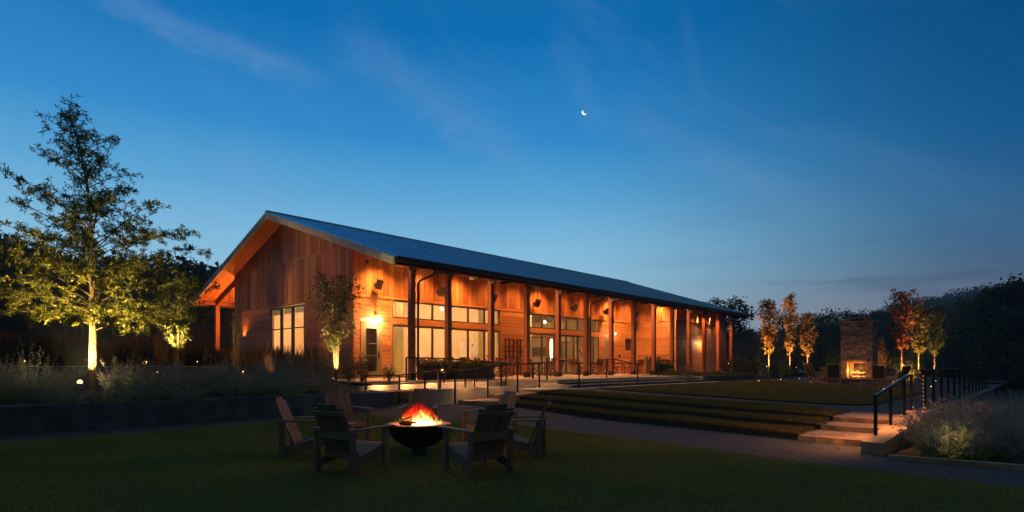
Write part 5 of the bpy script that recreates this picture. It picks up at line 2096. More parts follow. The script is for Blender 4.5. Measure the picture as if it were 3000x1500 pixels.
# fire in the hearth
hf = uvthing('hearth_fire', 'orange log fire burning on the grate inside the stone fireplace', 'fire', FU + .3, 7.2, .79)
mb = MB()
for k in range(5):
    mb.bar((-.15, -.28 + k * .14, .12), (.15, -.28 + k * .14, .12), .02, .02)
mb.bar((-.15, -.3, .12), (-.15, .3, .12), .02, .02)
for s in (-.28, .28):
    mb.bar((-.15, s, .0), (-.15, s, .2), .02, .02)
part('grate', mb, M_black, hf)
for k in range(3):
    part('log', MB().tube([(-.08 + k * .07, -.3, .17 + .03 * (k % 2)), (-.06 + k * .07, .28, .18)], .045, 7), M_dark, hf)
M_hfl = flame_mat('hearth_flame', (1.0, .36, .06), (1.0, .42, .08), (1.0, .20, .02), 3.2, 1.8, .05, .45)
P, Dd, LL, WW = [], [], [], []
for k in range(320):
    y = g.uniform(-.28, .3)
    P.append((g.uniform(-.12, .1), y, g.choice([.04, .2])))
    Dd.append((g.normal(0, .1), g.normal(0, .22) + .1, 1))
    LL.append(g.uniform(.04, .13) + .16 * math.exp(-((y - .02) / .07) ** 2) * g.random() + .3 * math.exp(-((y - .26) / .05) ** 2) * g.random())
    WW.append(g.uniform(.012, .04))
part('flame_tongues', leaves('flame_tongues', np.array(P), np.array(Dd), np.array(LL), np.array(WW)), M_hfl, hf)
point(W(FU + .12, 7.25, 1.30), 2.4, (1.0, .36, .09), .1)
point(W(FU + .25, 7.54, 1.15), 6.5, (1.0, .40, .09), .05)
point(W(FU - .45, 7.2, 1.2), 3.5, (1.0, .36, .10), .15)


# loungers with dark slings
def lounger():
    t = thing('patio_recliner', 'x', 'chair')
    sl_ = MB()
    sl_.hexa([(-.25, -.18, .38), (.25, -.18, .38), (.25, .28, .43), (-.25, .28, .43), (-.25, -.18, .395), (.25, -.18, .395), (.25, .28, .445), (-.25, .28, .445)])
    part('seat', sl_, M_sling, t)
    sl_ = MB()
    sl_.hexa([(-.25, -.18, .40), (.25, -.18, .40), (.25, -.195, .40), (-.25, -.195, .40), (-.25, -.45, 1.04), (.25, -.45, 1.04), (.25, -.465, 1.04), (-.25, -.465, 1.04)])
    part('backrest', sl_, M_sling, t)
    mb = MB()
    for s in (-1, 1):
        mb.bar((s * .27, -.13, .28), (s * .27, -.49, 1.12), .035, .03, (0, 1, 0))
        mb.bar((s * .27, -.2, .37), (s * .27, .32, .44), .03, .03)
    mb.bar((-.27, -.46, 1.05), (.27, -.46, 1.05), .02, .03)
    part('frame', mb, M_chairw, t)
    for s in (-1, 1):
        part('leg', MB().bar((s * .31, .33, 0), (s * .31, -.12, .60), .03, .035, (0, 1, 0)), M_chairw, t)
        part('leg', MB().bar((s * .29, -.42, 0), (s * .29, .12, .60), .03, .035, (0, 1, 0)), M_chairw, t)
        part('armrest', MB().bar((s * .31, -.36, .625), (s * .31, .30, .62), .05, .022), M_chairw, t)
    mb = MB()
    mb.bar((-.3, .26, .1), (.3, .26, .1), .02, .03)
    mb.bar((-.29, -.36, .09), (.29, -.36, .09), .02, .03)
    part('stretcher', mb, M_chairw, t)
    return t


lg = lounger()
LG = [(2443, 28.8, 'reclining sling chair seen from behind, left of the stone fireplace opening', 0.0), (2575, 28.6, 'reclining sling chair seen from behind, right of the fireplace opening', 0.12),
      (2400, 29.4, 'sling chair turned sideways at the far left of the hearth', -1.0), (2632, 28.8, 'sling chair turned sideways at the right end of the hearth, behind the red tree', 1.0),
      (2385, 31.0, 'sling chair mostly hidden behind the sideways one at the left of the hearth', -.8)]
for i, (px, y, lab, tw) in enumerate(LG):
    x = (px - 1500) / F * y
    loc = Vector((x, y, 0))
    uu, vv = UV(loc)
    loc.z = zu(vv)
    dx, dy = (W(33.0, 7.2) - loc).xy
    rz = math.atan2(-dx, dy) + tw
    if i == 0:
        lg.location, lg.rotation_euler = loc, (0, 0, ANG - math.pi / 2 + .15)
        lg['label'], lg['group'] = lab, 'reclining chairs before the stone fireplace'
    else:
        dup(lg, loc, ANG - math.pi / 2 + tw, None, lab)
ft = thing('footstool', 'small folding wooden footstool right in front of the burning fireplace', 'footstool', D(2508, 28.4, zu(7.4)), ANG - math.pi / 2)
part('seat', MB().box((-.26, -.2, .50), (.26, .2, .525)), M_chairw, ft)
for s in (-1, 1):
    part('leg', MB().bar((s * .25, .24, 0), (s * .25, -.18, .51), .025, .03, (0, 1, 0)), M_chairw, ft)
    part('leg', MB().bar((s * .23, -.24, 0), (s * .23, .18, .51), .025, .03, (0, 1, 0)), M_chairw, ft)
part('stretcher', MB().bar((-.25, .2, .05), (.25, .2, .05), .02, .03), M_chairw, ft)
# ================================================================== TREES AND PLANTS
def bez(p0, p1, p2, n=6):
    return [tuple((1 - t) ** 2 * Vector(p0) + 2 * t * (1 - t) * Vector(p1) + t * t * Vector(p2)) for t in lins(0, 1, n)]


def stars(C, k, L, Wd, up, g):
    """k narrow leaflets radiating from each twig tip"""
    P = np.repeat(C, k, axis=0)
    Dv = g.normal(size=(len(P), 3)) + np.array([0, 0, up])
    return P, Dv, L * g.uniform(.65, 1.15, len(P)), Wd * g.uniform(.8, 1.2, len(P))


# ---- the big uplit oak
TP = D(271, 15.3, .72)
PX = 15.3 / F
oak = thing('oak_tree', 'tall lacy oak tree on the left, its lower crown and trunk lit from below', 'tree', TP)
g = np.random.default_rng(21)
rr = random.Random(21)
Ht = 7.9
trunk_pts = [(0, 0, -.1), (.01, 0, .8), (.0, .02, 1.7), (-.02, 0, 2.8), (-.04, .03, 4.2), (-.12, .0, 5.6), (-.32, 0, 6.8), (-.62, 0, 7.75)]
mbt = MB().tube(trunk_pts, [.115, .098, .085, .066, .046, .03, .018, .008], 12, .5)


def trunk_at(z):
    for (a, b) in zip(trunk_pts[:-1], trunk_pts[1:]):
        if z <= b[2]:
            t = (z - a[2]) / (b[2] - a[2])
            return Vector(a).lerp(Vector(b), max(0, t))
    return Vector(trunk_pts[-1])


prof = [(1.5, 2.0), (2.0, 2.45), (2.9, 2.65), (3.7, 2.5), (4.4, 2.1), (5.2, 1.75), (6.0, 1.15), (6.8, .75), (7.4, .5), (7.9, .25)]


def crown_r(z):
    for (a, b) in zip(prof[:-1], prof[1:]):
        if z <= b[0]:
            return a[1] + (b[1] - a[1]) * max(0, (z - a[0]) / (b[0] - a[0]))
    return .2


limbs, tips = MB(), []
for i in range(92):
    t = (i + rr.random()) / 92
    zs = 1.72 + t ** 1.2 * 5.9
    a = i * 2.399 + rr.uniform(-.5, .5)
    L_ = crown_r(zs + .25) * rr.choice([rr.uniform(.4, .8), rr.uniform(.8, 1.2), rr.uniform(.9, 1.15)])
    if zs > 4.2:
        L_ *= rr.choice([1, 1, .55, 1.15])
    s = trunk_at(zs)
    rise = (.10 + .5 * t) * L_ + rr.uniform(-.3, .45)
    e = s + Vector((math.cos(a) * L_, math.sin(a) * L_, rise - (.35 if zs < 2.4 else 0)))
    mdl = s + (e - s) * .5 + Vector((0, 0, .18 + .1 * L_))
    pts = bez(s, mdl, e, 7)
    limbs.tube(pts, [.018 * (1 - .8 * q) * (1.25 - t * .7) for q in lins(0, 1, 7)], 5, rr.random(), cap=False)
    nt = int(10 * L_) + 4
    for k in range(nt):
        q = .22 + .78 * (k + rr.random()) / nt
        j = min(5, int(q * 6))
        b = Vector(pts[j]).lerp(Vector(pts[j + 1]), q * 6 - j)
        ln = rr.uniform(.16, .52) * (1.1 - .5 * q)
        d = Vector((rr.gauss(0, 1), rr.gauss(0, 1), rr.gauss(.1, .6))).normalized()
        tip = b + d * ln
        limbs.tube([b, (b + tip) / 2 + Vector((0, 0, .02)), tip], [.006, .004, .002], 3, .5, cap=False)
        for _ in range(4 if zs < 3.8 else 3 if zs < 5 else 2):
            tips.append(b.lerp(tip, rr.uniform(.35, 1.05)) + Vector((rr.gauss(0, .03), rr.gauss(0, .03), rr.gauss(0, .03))))
part('trunk', mbt, M_bark, oak, smooth=True)
part('branch', limbs, M_barkd, oak)
C = np.array([tuple(p) for p in tips])
P, Dv, LL, WW = stars(C, 7, .12, .026, .1, g)
part('crown', leaves('crown', P, Dv, LL, WW), M_oak, oak)
oak.scale = (1, 1, .955)

# ---- thin upright trees lit from the ground
def slim_tree(name, label, loc, H, h0, rad, mat, seed, group=None, n=2600, leaf=.085, lean=.0, trunk=M_bark, shape=None, bare=False, stems=1):
    g = np.random.default_rng(seed)
    r_ = random.Random(seed)
    t = thing(name, label, 'tree', loc, r_.uniform(0, 6), group)
    tb, br = MB(), MB()
    tips = []
    for s_ in range(stems):
        sp = 0 if stems == 1 else .16 * H * .5
        a = s_ * 2 * math.pi / stems + r_.uniform(-.4, .4)
        top = (math.cos(a) * sp + lean, math.sin(a) * sp, H * r_.uniform(.85, 1.0) if stems > 1 else H)
        pts = bez((math.cos(a) * .02, math.sin(a) * .02, -.05), (math.cos(a) * sp * .35, math.sin(a) * sp * .35, H * .5), top, 9)
        tb.tube(pts, [(.036 if stems == 1 else .02) * (1 - .85 * q) + .003 for q in lins(0, 1, 9)], 7, .5)
        nb = (34 if stems == 1 else 12)
        for i in range(nb):
            q = h0 / H + (1 - h0 / H) * (i + r_.random()) / nb * .94
            j = min(7, int(q * 8))
            b = Vector(pts[j]).lerp(Vector(pts[j + 1]), q * 8 - j)
            qq = (b.z - h0) / (H - h0)
            rw2 = rad * (shape(qq) if shape else math.sin(math.pi * min(1, max(.04, qq * .86 + .1))) ** .8)
            a2 = i * 2.4 + r_.uniform(-.6, .6)
            L_ = rw2 * r_.uniform(.55, 1.2)
            e = b + Vector((math.cos(a2) * L_, math.sin(a2) * L_, L_ * r_.uniform(.9, 2.0)))
            if e.z > H * 1.02:
                e.z = H * r_.uniform(.93, 1.02)
            mid = (b + e) / 2 + Vector((math.cos(a2), math.sin(a2), 0)) * L_ * .18
            bp = bez(b, mid, e, 5)
            br.tube(bp, [.010, .008, .006, .004, .002], 4, .5, cap=False)
            for k in range(14):
                qk = r_.uniform(.1, 1.05)
                jj = min(3, int(qk * 4))
                c = Vector(bp[jj]).lerp(Vector(bp[jj + 1]), qk * 4 - jj)
                tips.append(tuple(c + Vector((r_.gauss(0, .07), r_.gauss(0, .07), r_.gauss(0, .08)))))
    part('trunk', tb, trunk, t, smooth=True)
    part('branch', br, trunk, t)
    if not bare:
        C = np.array(tips)[g.integers(0, len(tips), n)] + g.normal(0, .045, (n, 3))
        part('crown', leaves('crown', C, g.normal(size=(n, 3)) + np.array([0, 0, -.2]), leaf * g.uniform(.6, 1.2, n), leaf * .8 * g.uniform(.7, 1.2, n)), mat, t)
    return t


def up(uv_or, target, watts, ang=60, col=(1.0, .56, .18), size=.05):
    spot(uv_or, target, watts, ang, .7, col, size)


def stake_light(loc, target, label, watts, ang=60, col=(1.0, .56, .18), lens=.016):
    """small uplight on a stake: housing, lens and its lamp"""
    loc = Vector(loc)
    d = (Vector(target) - loc).normalized()
    t = thing('ground_uplight', label, 'lamp', loc)
    part('housing', MB().tube([-d * .11, -d * .02], .045, 10), M_black, t)
    part('lens', MB().blob((0, 0, 0), lens, lens, lens, 10, 6), M_lens, t, smooth=True)
    part('stake', MB().tube([(0, 0, -.22), -d * .08], .01, 5), M_black, t)
    spot(loc + d * .06, target, watts, ang, .7, col, .05)
    return t


ROW = 'slim maples in the row at the fireplace patio'
MP = [('maple_tree', 'golden lit slim maple nearest the hall end, first of the left trio', W(31.6, 10.97), 4.35, 1.55, .62, M_maple, 31),
      ('maple_tree', 'tallest slim golden maple, middle of the left trio', W(34.9, 10.95), 4.95, 1.75, .50, M_maple, 32),
      ('maple_tree', 'slim maple of the left trio nearest the stone fireplace, only its base glowing', W(38.2, 10.95), 4.1, 1.5, .66, M_maple, 33),
      ('maple_tree', 'red leaved slim maple right of the stone fireplace', D(2642, 28.3), 4.75, 1.75, .85, M_red, 34),
      ('maple_tree', 'yellow lit slim maple just right of the red leaved one', D(2692, 31.4), 4.3, 1.7, .62, M_yel, 35),
      ('maple_tree', 'dim green slim maple, rightmost of the row beyond the guard rail', D(2738, 35.5), 4.3, 1.6, .80, M_oak, 36)]
for (nm, lab, loc, H, h0, rad, m, sd) in MP:
    uu, vv = UV(loc)
    loc.z = zu(vv)
    slim_tree(nm, lab, loc, H, h0, rad * .8, m, sd, ROW, 2500, .095)
    u_ = stake_light(loc + Vector((-.75 if sd != 36 else -.3, -.5, .12)), loc + Vector((0, 0, H * .5)), 'small glowing uplight at the foot of the ' + {31: 'first golden maple', 32: 'tallest golden maple', 33: 'maple beside the fireplace chairs', 34: 'red leaved maple', 35: 'yellow lit maple', 36: 'dim green maple'}[sd],
                     {31: 640, 32: 560, 33: 420, 34: 900, 35: 640, 36: 220}[sd], 62, (1.0, .52, .15) if sd != 34 else (1.0, .40, .12))
    u_['group'] = 'small uplights under the slim maples'
# two more bright ground lights along the rail side path
for px, y, lab in ((2728, 27.0, 'small bright ground light seen between the first guard rail posts'), (2870, 36.0, 'small bright ground light seen through the far guard rail posts')):
    p = D(px, y, 0)
    uu, vv = UV(p)
    p.z = zu(vv) + .1
    stake_light(p, p + Vector((.3, .5, 2)), lab, 30)

# multi-stem tree near the hall corner, the bare one, the one behind the oak
slim_tree('serviceberry_tree', 'multi stemmed small tree before the hall corner, its lower leaves lit', D(985, 20.2, .80), 3.75, 1.1, .78, M_shrub, 41, n=3000, leaf=.085, stems=5)
stake_light(D(976, 19.6, .98), D(988, 20.25, 2.3), 'small uplight at the foot of the multi stemmed tree', 300, 75, (1.0, .62, .2), .012)
slim_tree('bare_sapling', 'bare leafless sapling with orange lit twigs beside the gable wall', D(692, 26.6, .9), 4.2, 1.3, .55, None, 43, bare=True, stems=4)
spot(D(694, 25.2, 1.0), D(690, 26.6, 4.0), 26, 45, .8, (1.0, .42, .12), .05)
slim_tree('small_tree', 'small round tree between the big oak and the hall, glowing yellow from below', D(522, 24.0, 1.05), 3.9, .9, .95, M_shrub, 44, n=4200, leaf=.085)
stake_light(D(495, 23.2, 2.3), D(530, 24.3, 3.2), 'bright little lamp at the left edge of the small round tree', 210, 120, (1.0, .66, .2), .03)
# the big spotlight of the oak
point(D(236, 14.45, 1.2), 1.2, (1.0, .6, .25), .05)
spot(D(238, 14.2, 1.2), D(95, 14.6, 1.2), 16, 80, 1.0, (1.0, .62, .25), .05)
spot(D(238, 14.2, 1.2), D(370, 15.2, 1.1), 12, 80, 1.0, (1.0, .6, .25), .05)
sp_ = stake_light(D(234, 14.7, 1.0), D(272, 15.3, 4.2), 'dazzling spotlight in the mulch just left of the oak trunk', 900, 108, (1.0, .62, .18), .06)
spot(D(250, 14.75, 1.05), D(271, 15.3, 1.9), 22, 50, .8, (1.0, .5, .2), .04)

spot(D(240, 14.75, 1.1), D(274, 15.3, 3.2), 300, 62, 1.0, (1.0, .66, .16), .04)

# ---- shrubs
def shrub(label, loc, w_, h, mat, seed, n=1500, leaf=.06, name='shrub', group=None):
    g = np.random.default_rng(seed)
    t = thing(name, label, 'shrub', loc, 0, group)
    br = MB()
    for k in range(14):
        a = k * 2.4
        q = .3 + .7 * g.random()
        br.tube(bez((0, 0, 0), (math.cos(a) * w_ * .25 * q, math.sin(a) * w_ * .25 * q, h * .5), (math.cos(a) * w_ * .48 * q, math.sin(a) * w_ * .48 * q, h * (.95 - .3 * q)), 5), [.008, .007, .005, .004, .002], 4, .5, cap=False)
    part('stem', br, M_barkd, t)
    v = unit(g.normal(size=(n, 3))) * (g.random((n, 1)) ** .45)
    lump = 1 + .22 * np.sin(v[:, :1] * 7 + seed) * np.cos(v[:, 1:2] * 6)
    C = v * lump * np.array([w_ / 2, w_ / 2, h / 2]) + np.array([0, 0, h * .55])
    C[:, 2] = np.maximum(C[:, 2], .03)
    part('foliage', leaves('foliage', C, g.normal(size=(n, 3)) + np.array([0, 0, .4]), leaf * g.uniform(.6, 1.2, n), leaf * .5), mat, t)
    return t


shrub('leafy green shrub at the hall corner beside the corner door', D(1062, 20.3, .80), .85, .95, M_shrub, 51, 1500)
shrub('small leafy shrub in front of the corner door, behind the ramp wall', D(1140, 20.2, .80), .55, .62, M_shrub, 52, 900, .05)
for i, (px, y, w_, h) in enumerate([(872, 20.5, 1.2, 1.0), (922, 20.8, 1.2, .95), (1022, 21.6, 1.0, .8)]):
    p = D(px, y, 0)
    p.z = zb(*UV(p)) - .02
    shrub(['rounded dark shrub under the gable window edge', 'rounded green shrub between the gable window and the small tree', 'low shrub right behind the multi stemmed tree'][i], p, w_, h, M_shrub, 53 + i, 1600)
for i, (px, y, w_, h, m, lab) in enumerate([(2440, 31.5, 1.1, 2.0, M_shrub, 'tall green shrub at the left flank of the stone fireplace'), (2578, 33, .9, 2.6, M_maple, 'golden shrub peeking out behind the right edge of the fireplace'),
                                            (2640, 33, 1.6, 1.6, M_shrub, 'green shrub behind the sideways sling chair right of the fireplace'), (2668, 32.5, 1.0, 1.3, M_yel, 'bright yellow lit shrub at the foot of the slim maples beyond the handrail'),
                                            (2672, 34.5, 1.1, 2.4, M_yel, 'taller speckled shrub behind the yellow lit one'), (2235, 38, 3.0, 1.3, M_far, 'broad dark shrub past the end of the hall'), (2284, 40, 1.6, 1.0, M_far, 'dark rounded shrub left of the slim maples'),
                                            (2180, 38, 3.0, 1.5, M_far, 'dark shrub under the horizontal slat fence past the hall')]):
    p = D(px, y, 0)
    p.z = zu(UV(p)[1]) if px > 2400 else .55
    shrub(lab, p, w_, h, m, 60 + i, 1700 if w_ < 2 else 3500, .08)
stake_light(D(2660, 31.8, .5), D(2670, 33, 1.6), 'ground light inside the yellow lit shrub', 60, 100, (1.0, .62, .15), .02)
spot(D(2572, 32.2, .6), D(2578, 33, 2.2), 60, 70, .8, (1.0, .5, .15), .05)
spot(D(2470, 30.6, .6), D(2440, 31.4, 1.8), 9, 90, .8, (.8, .8, .4), .05)
spot(D(2630, 31.2, .6), D(2640, 33, 1.2), 9, 100, .8, (.8, .8, .4), .05)

# low planting and rocks in the planter bed
g = np.random.default_rng(70)
n = 16000
uu, vv = g.uniform(29.3, 45, n), 13.75 + 3.4 * g.random(n)
hump = .10 + .10 * (np.sin(uu * 2.1) * np.cos(vv * 2.7) > .1) + .05 * np.sin(uu * 5)
C = np.stack([uu * U.x + vv * V.x, uu * U.y + vv * V.y, .78 + hump * g.random(n)], 1)
o = part('ground_cover', leaves('ground_cover', C, g.normal(size=(n, 3)) + np.array([0, 0, 1.2]), g.uniform(.05, .12, n), .03), M_shrub)
tag(o, 'low green ground cover in the planter beside the terrace steps', 'plants', kind='stuff')
for i, (px, v, s_) in enumerate([(2084, 16.2, .13), (2125, 15.6, .19), (2141, 15.5, .15), (2157, 15.2, .09), (2226, 14.9, .12)]):
    u = at_px(px, v)
    mb = MB().blob((0, 0, 0), s_ * 1.3, s_, s_ * .7, 9, 6, .16)
    o = part('rock', mb, M_rockm)
    o.location = W(u, v, .84)
    tag(o, ['small pale rock in the planter under the far block of the hall', 'largest pale rock in the planter, between the last two posts', 'pale rock touching the largest one in the planter', 'smallest pale rock in the planter', 'pale rock in the planter farthest from the hall'][i], 'rock', 'pale rocks in the planter bed')
shrub('bushy green plant at the near corner of the planter bed', W(29.8, 15.6, .78), .8, .45, M_shrub, 71, 900, .06)
shrub('yellowish bushy plant beside the green one at the planter corner', W(30.6, 15.0, .78), .7, .4, M_yel, 72, 700, .06)

# ---- sage: splayed thin stems with tiny leaves and lilac tips
def sage(label, loc, h, w_, seed, group, stems=80, bloom=.5, thick=1.0):
    g = np.random.default_rng(seed)
    t = thing('sage_shrub', label, 'shrub', loc, g.uniform(0, 6), group)
    st = MB()
    lp, ld, ll = [], [], []
    fp_, fd = [], []
    for k in range(stems):
        a = g.uniform(0, 2 * math.pi)
        sp = w_ * .62 * math.sqrt(g.random())
        hh = h * g.uniform(.45, 1.12) * (1.05 - .35 * sp / w_)
        b0 = sp * .45
        pts = bez((math.cos(a) * b0, math.sin(a) * b0, 0), (math.cos(a) * (b0 + .1 * sp), math.sin(a) * (b0 + .1 * sp), hh * .5), (math.cos(a) * sp + g.normal(0, .05), math.sin(a) * sp + g.normal(0, .05), hh), 6)
        st.tube(pts, [.0045 * thick, .004 * thick, .0035 * thick, .003 * thick, .002 * thick, .001], 3, g.random(), cap=False)
        for j in range(30):
            q = g.random() ** .85
            jj = min(4, int(q * 5))
            b = Vector(pts[jj]).lerp(Vector(pts[jj + 1]), q * 5 - jj)
            d = (g.normal(0, 1), g.normal(0, 1), .7)
            s2 = .10 * (1 - q * .5)
            if q > .45 and g.random() < bloom:
                fp_.append(tuple(b))
                fd.append(d)
            else:
                lp.append(tuple(b))
                ld.append(d)
                ll.append(g.uniform(.05, .12) * (1.2 - .7 * q))
    part('stem', st, M_sage, t)
    part('foliage', leaves('foliage', np.array(lp), np.array(ld), np.array(ll), .014 * thick), M_sage, t)
    part('blossom', leaves('blossom', np.array(fp_), np.array(fd), .055, .013 * thick), M_sagef, t)
    return t


GS = 'sage shrubs in the bed above the long retaining wall'
LS = 'grey green sage shrub in the bed above the long retaining wall'
s0 = sage('pale yellow lit sage shrub left of the oak, tallest in the bed', D(88, 14.6, .62), 1.35, 1.2, 81, GS, 40, .25, 1.3)
protos = [sage(LS, D(350, 14.9, .65), 1.05, 1.15, 82, GS, 75, .4, 1.15), sage(LS, D(640, 16.6, .62), 1.0, 1.25, 83, GS, 80, .5, 1.1)]
r_ = random.Random(5)
cnt = 0
for row, (v, h) in enumerate([(16.25, .62), (17.2, .82), (18.3, .98), (19.4, 1.05)]):
    u = -5.0 + row * .4
    while u < 10.4:
        loc = W(u + r_.uniform(-.25, .25), v + r_.uniform(-.25, .25))
        px = 1500 + F * loc.x / loc.y
        u += r_.uniform(.75, 1.05) * (1.5 if row > 1 and px < 620 else 1)
        if loc.y < 9 or px < -120 or px > 1000:
            continue
        if math.hypot(loc.x - D(980, 19.4).x, loc.y - 19.4) < 1.1:
            continue
        if math.hypot(loc.x - D(236, 14.6).x, loc.y - 14.6) < 1.0:
            continue
        if (185 < px < 300 and row < 3) or (px < 140 and row < 1):
            continue
        uu_, vv_ = UV(loc)
        if row > 2 and 590 < px < 700:
            continue
        loc.z = zb(uu_, vv_) - .02
        dup(protos[cnt % 2], loc, r_.uniform(0, 6), (r_.uniform(.85, 1.2), r_.uniform(.85, 1.2), h * r_.uniform(.8, 1.15) * (.78 if px < 620 else 1.0)))
        cnt += 1
# right bed
GR = 'sage shrubs in the bed at the right edge'
LR = 'lilac flowered sage shrub in the dark bed at the right edge'
rp = [sage('sage shrub lit yellow green nearest the glowing cheek wall on the right', Vector((6.75, 8.95, 0)), 1.0, 1.15, 91, GR, 130, .45), sage(LR, Vector((7.9, 9.9, 0)), 1.05, 1.3, 92, GR, 130, .6)]
for (x, y, s_) in [(7.1, 9.75, .9), (7.2, 9.3, .88), (7.3, 10.3, 1.05), (8.1, 9.1, .8), (8.6, 9.6, .95), (8.3, 10.6, 1.1), (9.2, 10.4, 1.05), (9.3, 11.5, 1.1), (8.4, 11.5, 1.1), (7.75, 10.9, 1.0), (10.2, 11.4, 1.0), (10.4, 12.6, 1.1), (9.5, 12.5, 1.0), (11.6, 13.2, 1.1), (9.1, 9.2, .7), (10.0, 10.2, .85), (7.0, 8.95, .75), (7.8, 8.8, .7)]:
    vv_ = UV(Vector((x, y, 0)))[1]
    if vv_ > 1.25:
        x, y = x - V.x * (vv_ - 1.2), y - V.y * (vv_ - 1.2)
    o = dup(rp[1], Vector((x, y, -.02)), r_.uniform(0, 6), (r_.uniform(.9, 1.15), r_.uniform(.9, 1.15), s_ * .74))
rp[0].scale = (1, 1, .70)
rp[1].scale = (1, 1, .74)
spot(Vector((6.45, 8.30, .45)), Vector((7.0, 9.5, .4)), 2.6, 120, 1.0, (1.0, .66, .2), .04)
spot(W(13.2, 2.15, 1.0), Vector((8.2, 10.6, .4)), 10, 90, .9, (1.0, .45, .2), .04)

# ---- feather reeds
def reeds(label, loc, h, seed, group, n=150):
    g = np.random.default_rng(seed)
    a = g.uniform(0, 2 * math.pi, n)
    r0 = .2 * np.sqrt(g.random(n))
    base = np.stack([np.cos(a) * r0, np.sin(a) * r0, np.zeros(n)], 1)
    hh = h * g.uniform(.5, 1.0, n)
    lean = np.stack([np.cos(a) * r0 * .7 + g.normal(0, .07, n), np.sin(a) * r0 * .7 + g.normal(0, .07, n), hh], 1)
    w_ = g.uniform(.006, .012, n)[:, None]
    sd = np.stack([-np.sin(a), np.cos(a), np.zeros(n)], 1) * w_
    mid = base + lean * .6
    tip = base + lean + np.stack([np.cos(a), np.sin(a), -np.ones(n) * .3], 1) * .08 * g.random((n, 1))
    Vs = np.stack([base - sd, base + sd, mid + sd * .7, tip, mid - sd * .7], 1).reshape(-1, 3)
    me = np_mesh('reed_grass', Vs, np.arange(5 * n).reshape(n, 5), np.clip(hh / h + g.normal(0, .15, n) - .2, 0, 1))
    me.materials.append(M_reed)
    o = link(bpy.data.objects.new('reed_grass', me))
    o.location = loc
    return tag(o, label, 'grass clump', group)


def copy_one(o, loc, rot, sc):
    c = o.copy()
    link(c)
    c.location, c.rotation_euler, c.scale = loc, (0, 0, rot), sc
    return c


G1, L1 = 'feather reed clumps along the gable wall', 'tall reddish feather reed clump along the foot of the gable wall'
G2, L2 = 'feather reed clumps on the dark slope', 'tall feather reed clump on the dark slope behind the oak'
ra = [reeds(L1, W(11.9, 22.6, .86), 1.55, 101, G1), reeds(L1, W(12.0, 23.4, .88), 1.6, 102, G1)]
k = 0
for row, u in enumerate((11.9, 12.6, 11.1)):
    v = 24.1 + row * .3
    while v < 36.5:
        uu_, vv_ = u + r_.uniform(-.2, .2), v + r_.uniform(-.2, .2)
        copy_one(ra[k % 2], W(uu_, vv_, zb(uu_, vv_) - .02), r_.uniform(0, 6), (1, 1, r_.uniform(.75, 1.12)))
        k += 1
        v += r_.uniform(.6, .95)
rb = [reeds(L2, W(2, 32.3, 1.3), 1.7, 103, G2, 170)]
for row, v in enumerate((31.6, 32.6)):
    u = -14.0 + row * .5
    while u < 10.5:
        loc = W(u + r_.uniform(-.3, .3), v + r_.uniform(-.3, .3))
        loc.z = zb(*UV(loc)) - .03
        u += r_.uniform(.5, .8)
        if 1500 + F * loc.x / loc.y > -60:
            copy_one(rb[0], loc, r_.uniform(0, 6), (1.2, 1.2, r_.uniform(.75, 1.1)))
c = reeds('green arching grass clump at the last porch posts of the hall', W(at_px(2128, 17.2), 17.2, .78), 1.3, 104, None)

# path lamps: low posts with small caps
def path_lamp(loc, label, watts, h=.55, group='small path lamps'):
    t = thing('path_lamp', label, 'lamp', loc, 0, group)
    part('post', MB().tube([(0, 0, 0), (0, 0, h)], .014, 6), M_dark, t)
    part('cap', MB().lathe([(0, h + .07), (.06, h + .05), (.075, h + .035), (.0, h + .035)], 12), M_dark, t)
    part('bulb', MB().blob((0, 0, h + .015), .018, .018, .016, 8, 5), M_lens, t)
    p = Vector(loc) + Vector((0, 0, h - .01))
    spot(p, p - Vector((0, 0.02, 1)), watts, 150, .6, (1.0, .55, .22), .03)


path_lamp(W(at_px(2135, 16.6), 16.6, .78), 'slender path lamp between the last two porch posts', 3, .75)
path_lamp(D(2246, 37.0, .42), 'path lamp beside the first golden maple trunk, past the planter', 4, .9)
path_lamp(D(2333, 52.0, .38), 'path lamp far out beside the pale hoop shelter', 10, .8)
for k, u in enumerate(lins(-7.5, 9.8, 9)):
    path_lamp(W(u, 30.45, 1.30), ('first', 'second', 'third', 'fourth', 'fifth', 'sixth', 'seventh', 'eighth', 'ninth')[k] + ' from the left of the small path lamps on the far garden path', 26, .28, 'path lamps along the far garden path')
for k, u in enumerate((5.8, 8.6, 10.4)):
    path_lamp(W(u, 21.85, .88), ('leftmost', 'middle', 'rightmost')[k] + ' small path lamp on the garden path before the gable wall', 12, .3, 'path lamps along the near garden path')
path_lamp(D(224, 26.5, 1.25), 'tiny path lamp seen just left of the oak trunk', 2, .5)

# low stone wall on the slope and slat fences
mb = MB()
for a, b in zip(lins(-3, 9.5, 12)[:-1], lins(-3, 9.5, 12)[1:]):
    mb.box((a, 33.6, .9), (b - .01, 33.9, 2.02))
uvobj('garden_wall', mb, M_stone, 3, 33.7, 1, 'low stone garden wall on the dark slope behind the oak', 'wall')
for u in (1.5, 4.5, 8.0):
    spot(W(u, 33.1, 1.5), W(u + .3, 33.6, 1.9), 6, 140, 1.0, (1.0, .62, .2), .05)


M_fence = simple('grey_brown_slat', (.05, .035, .03), .9, noise=.3)


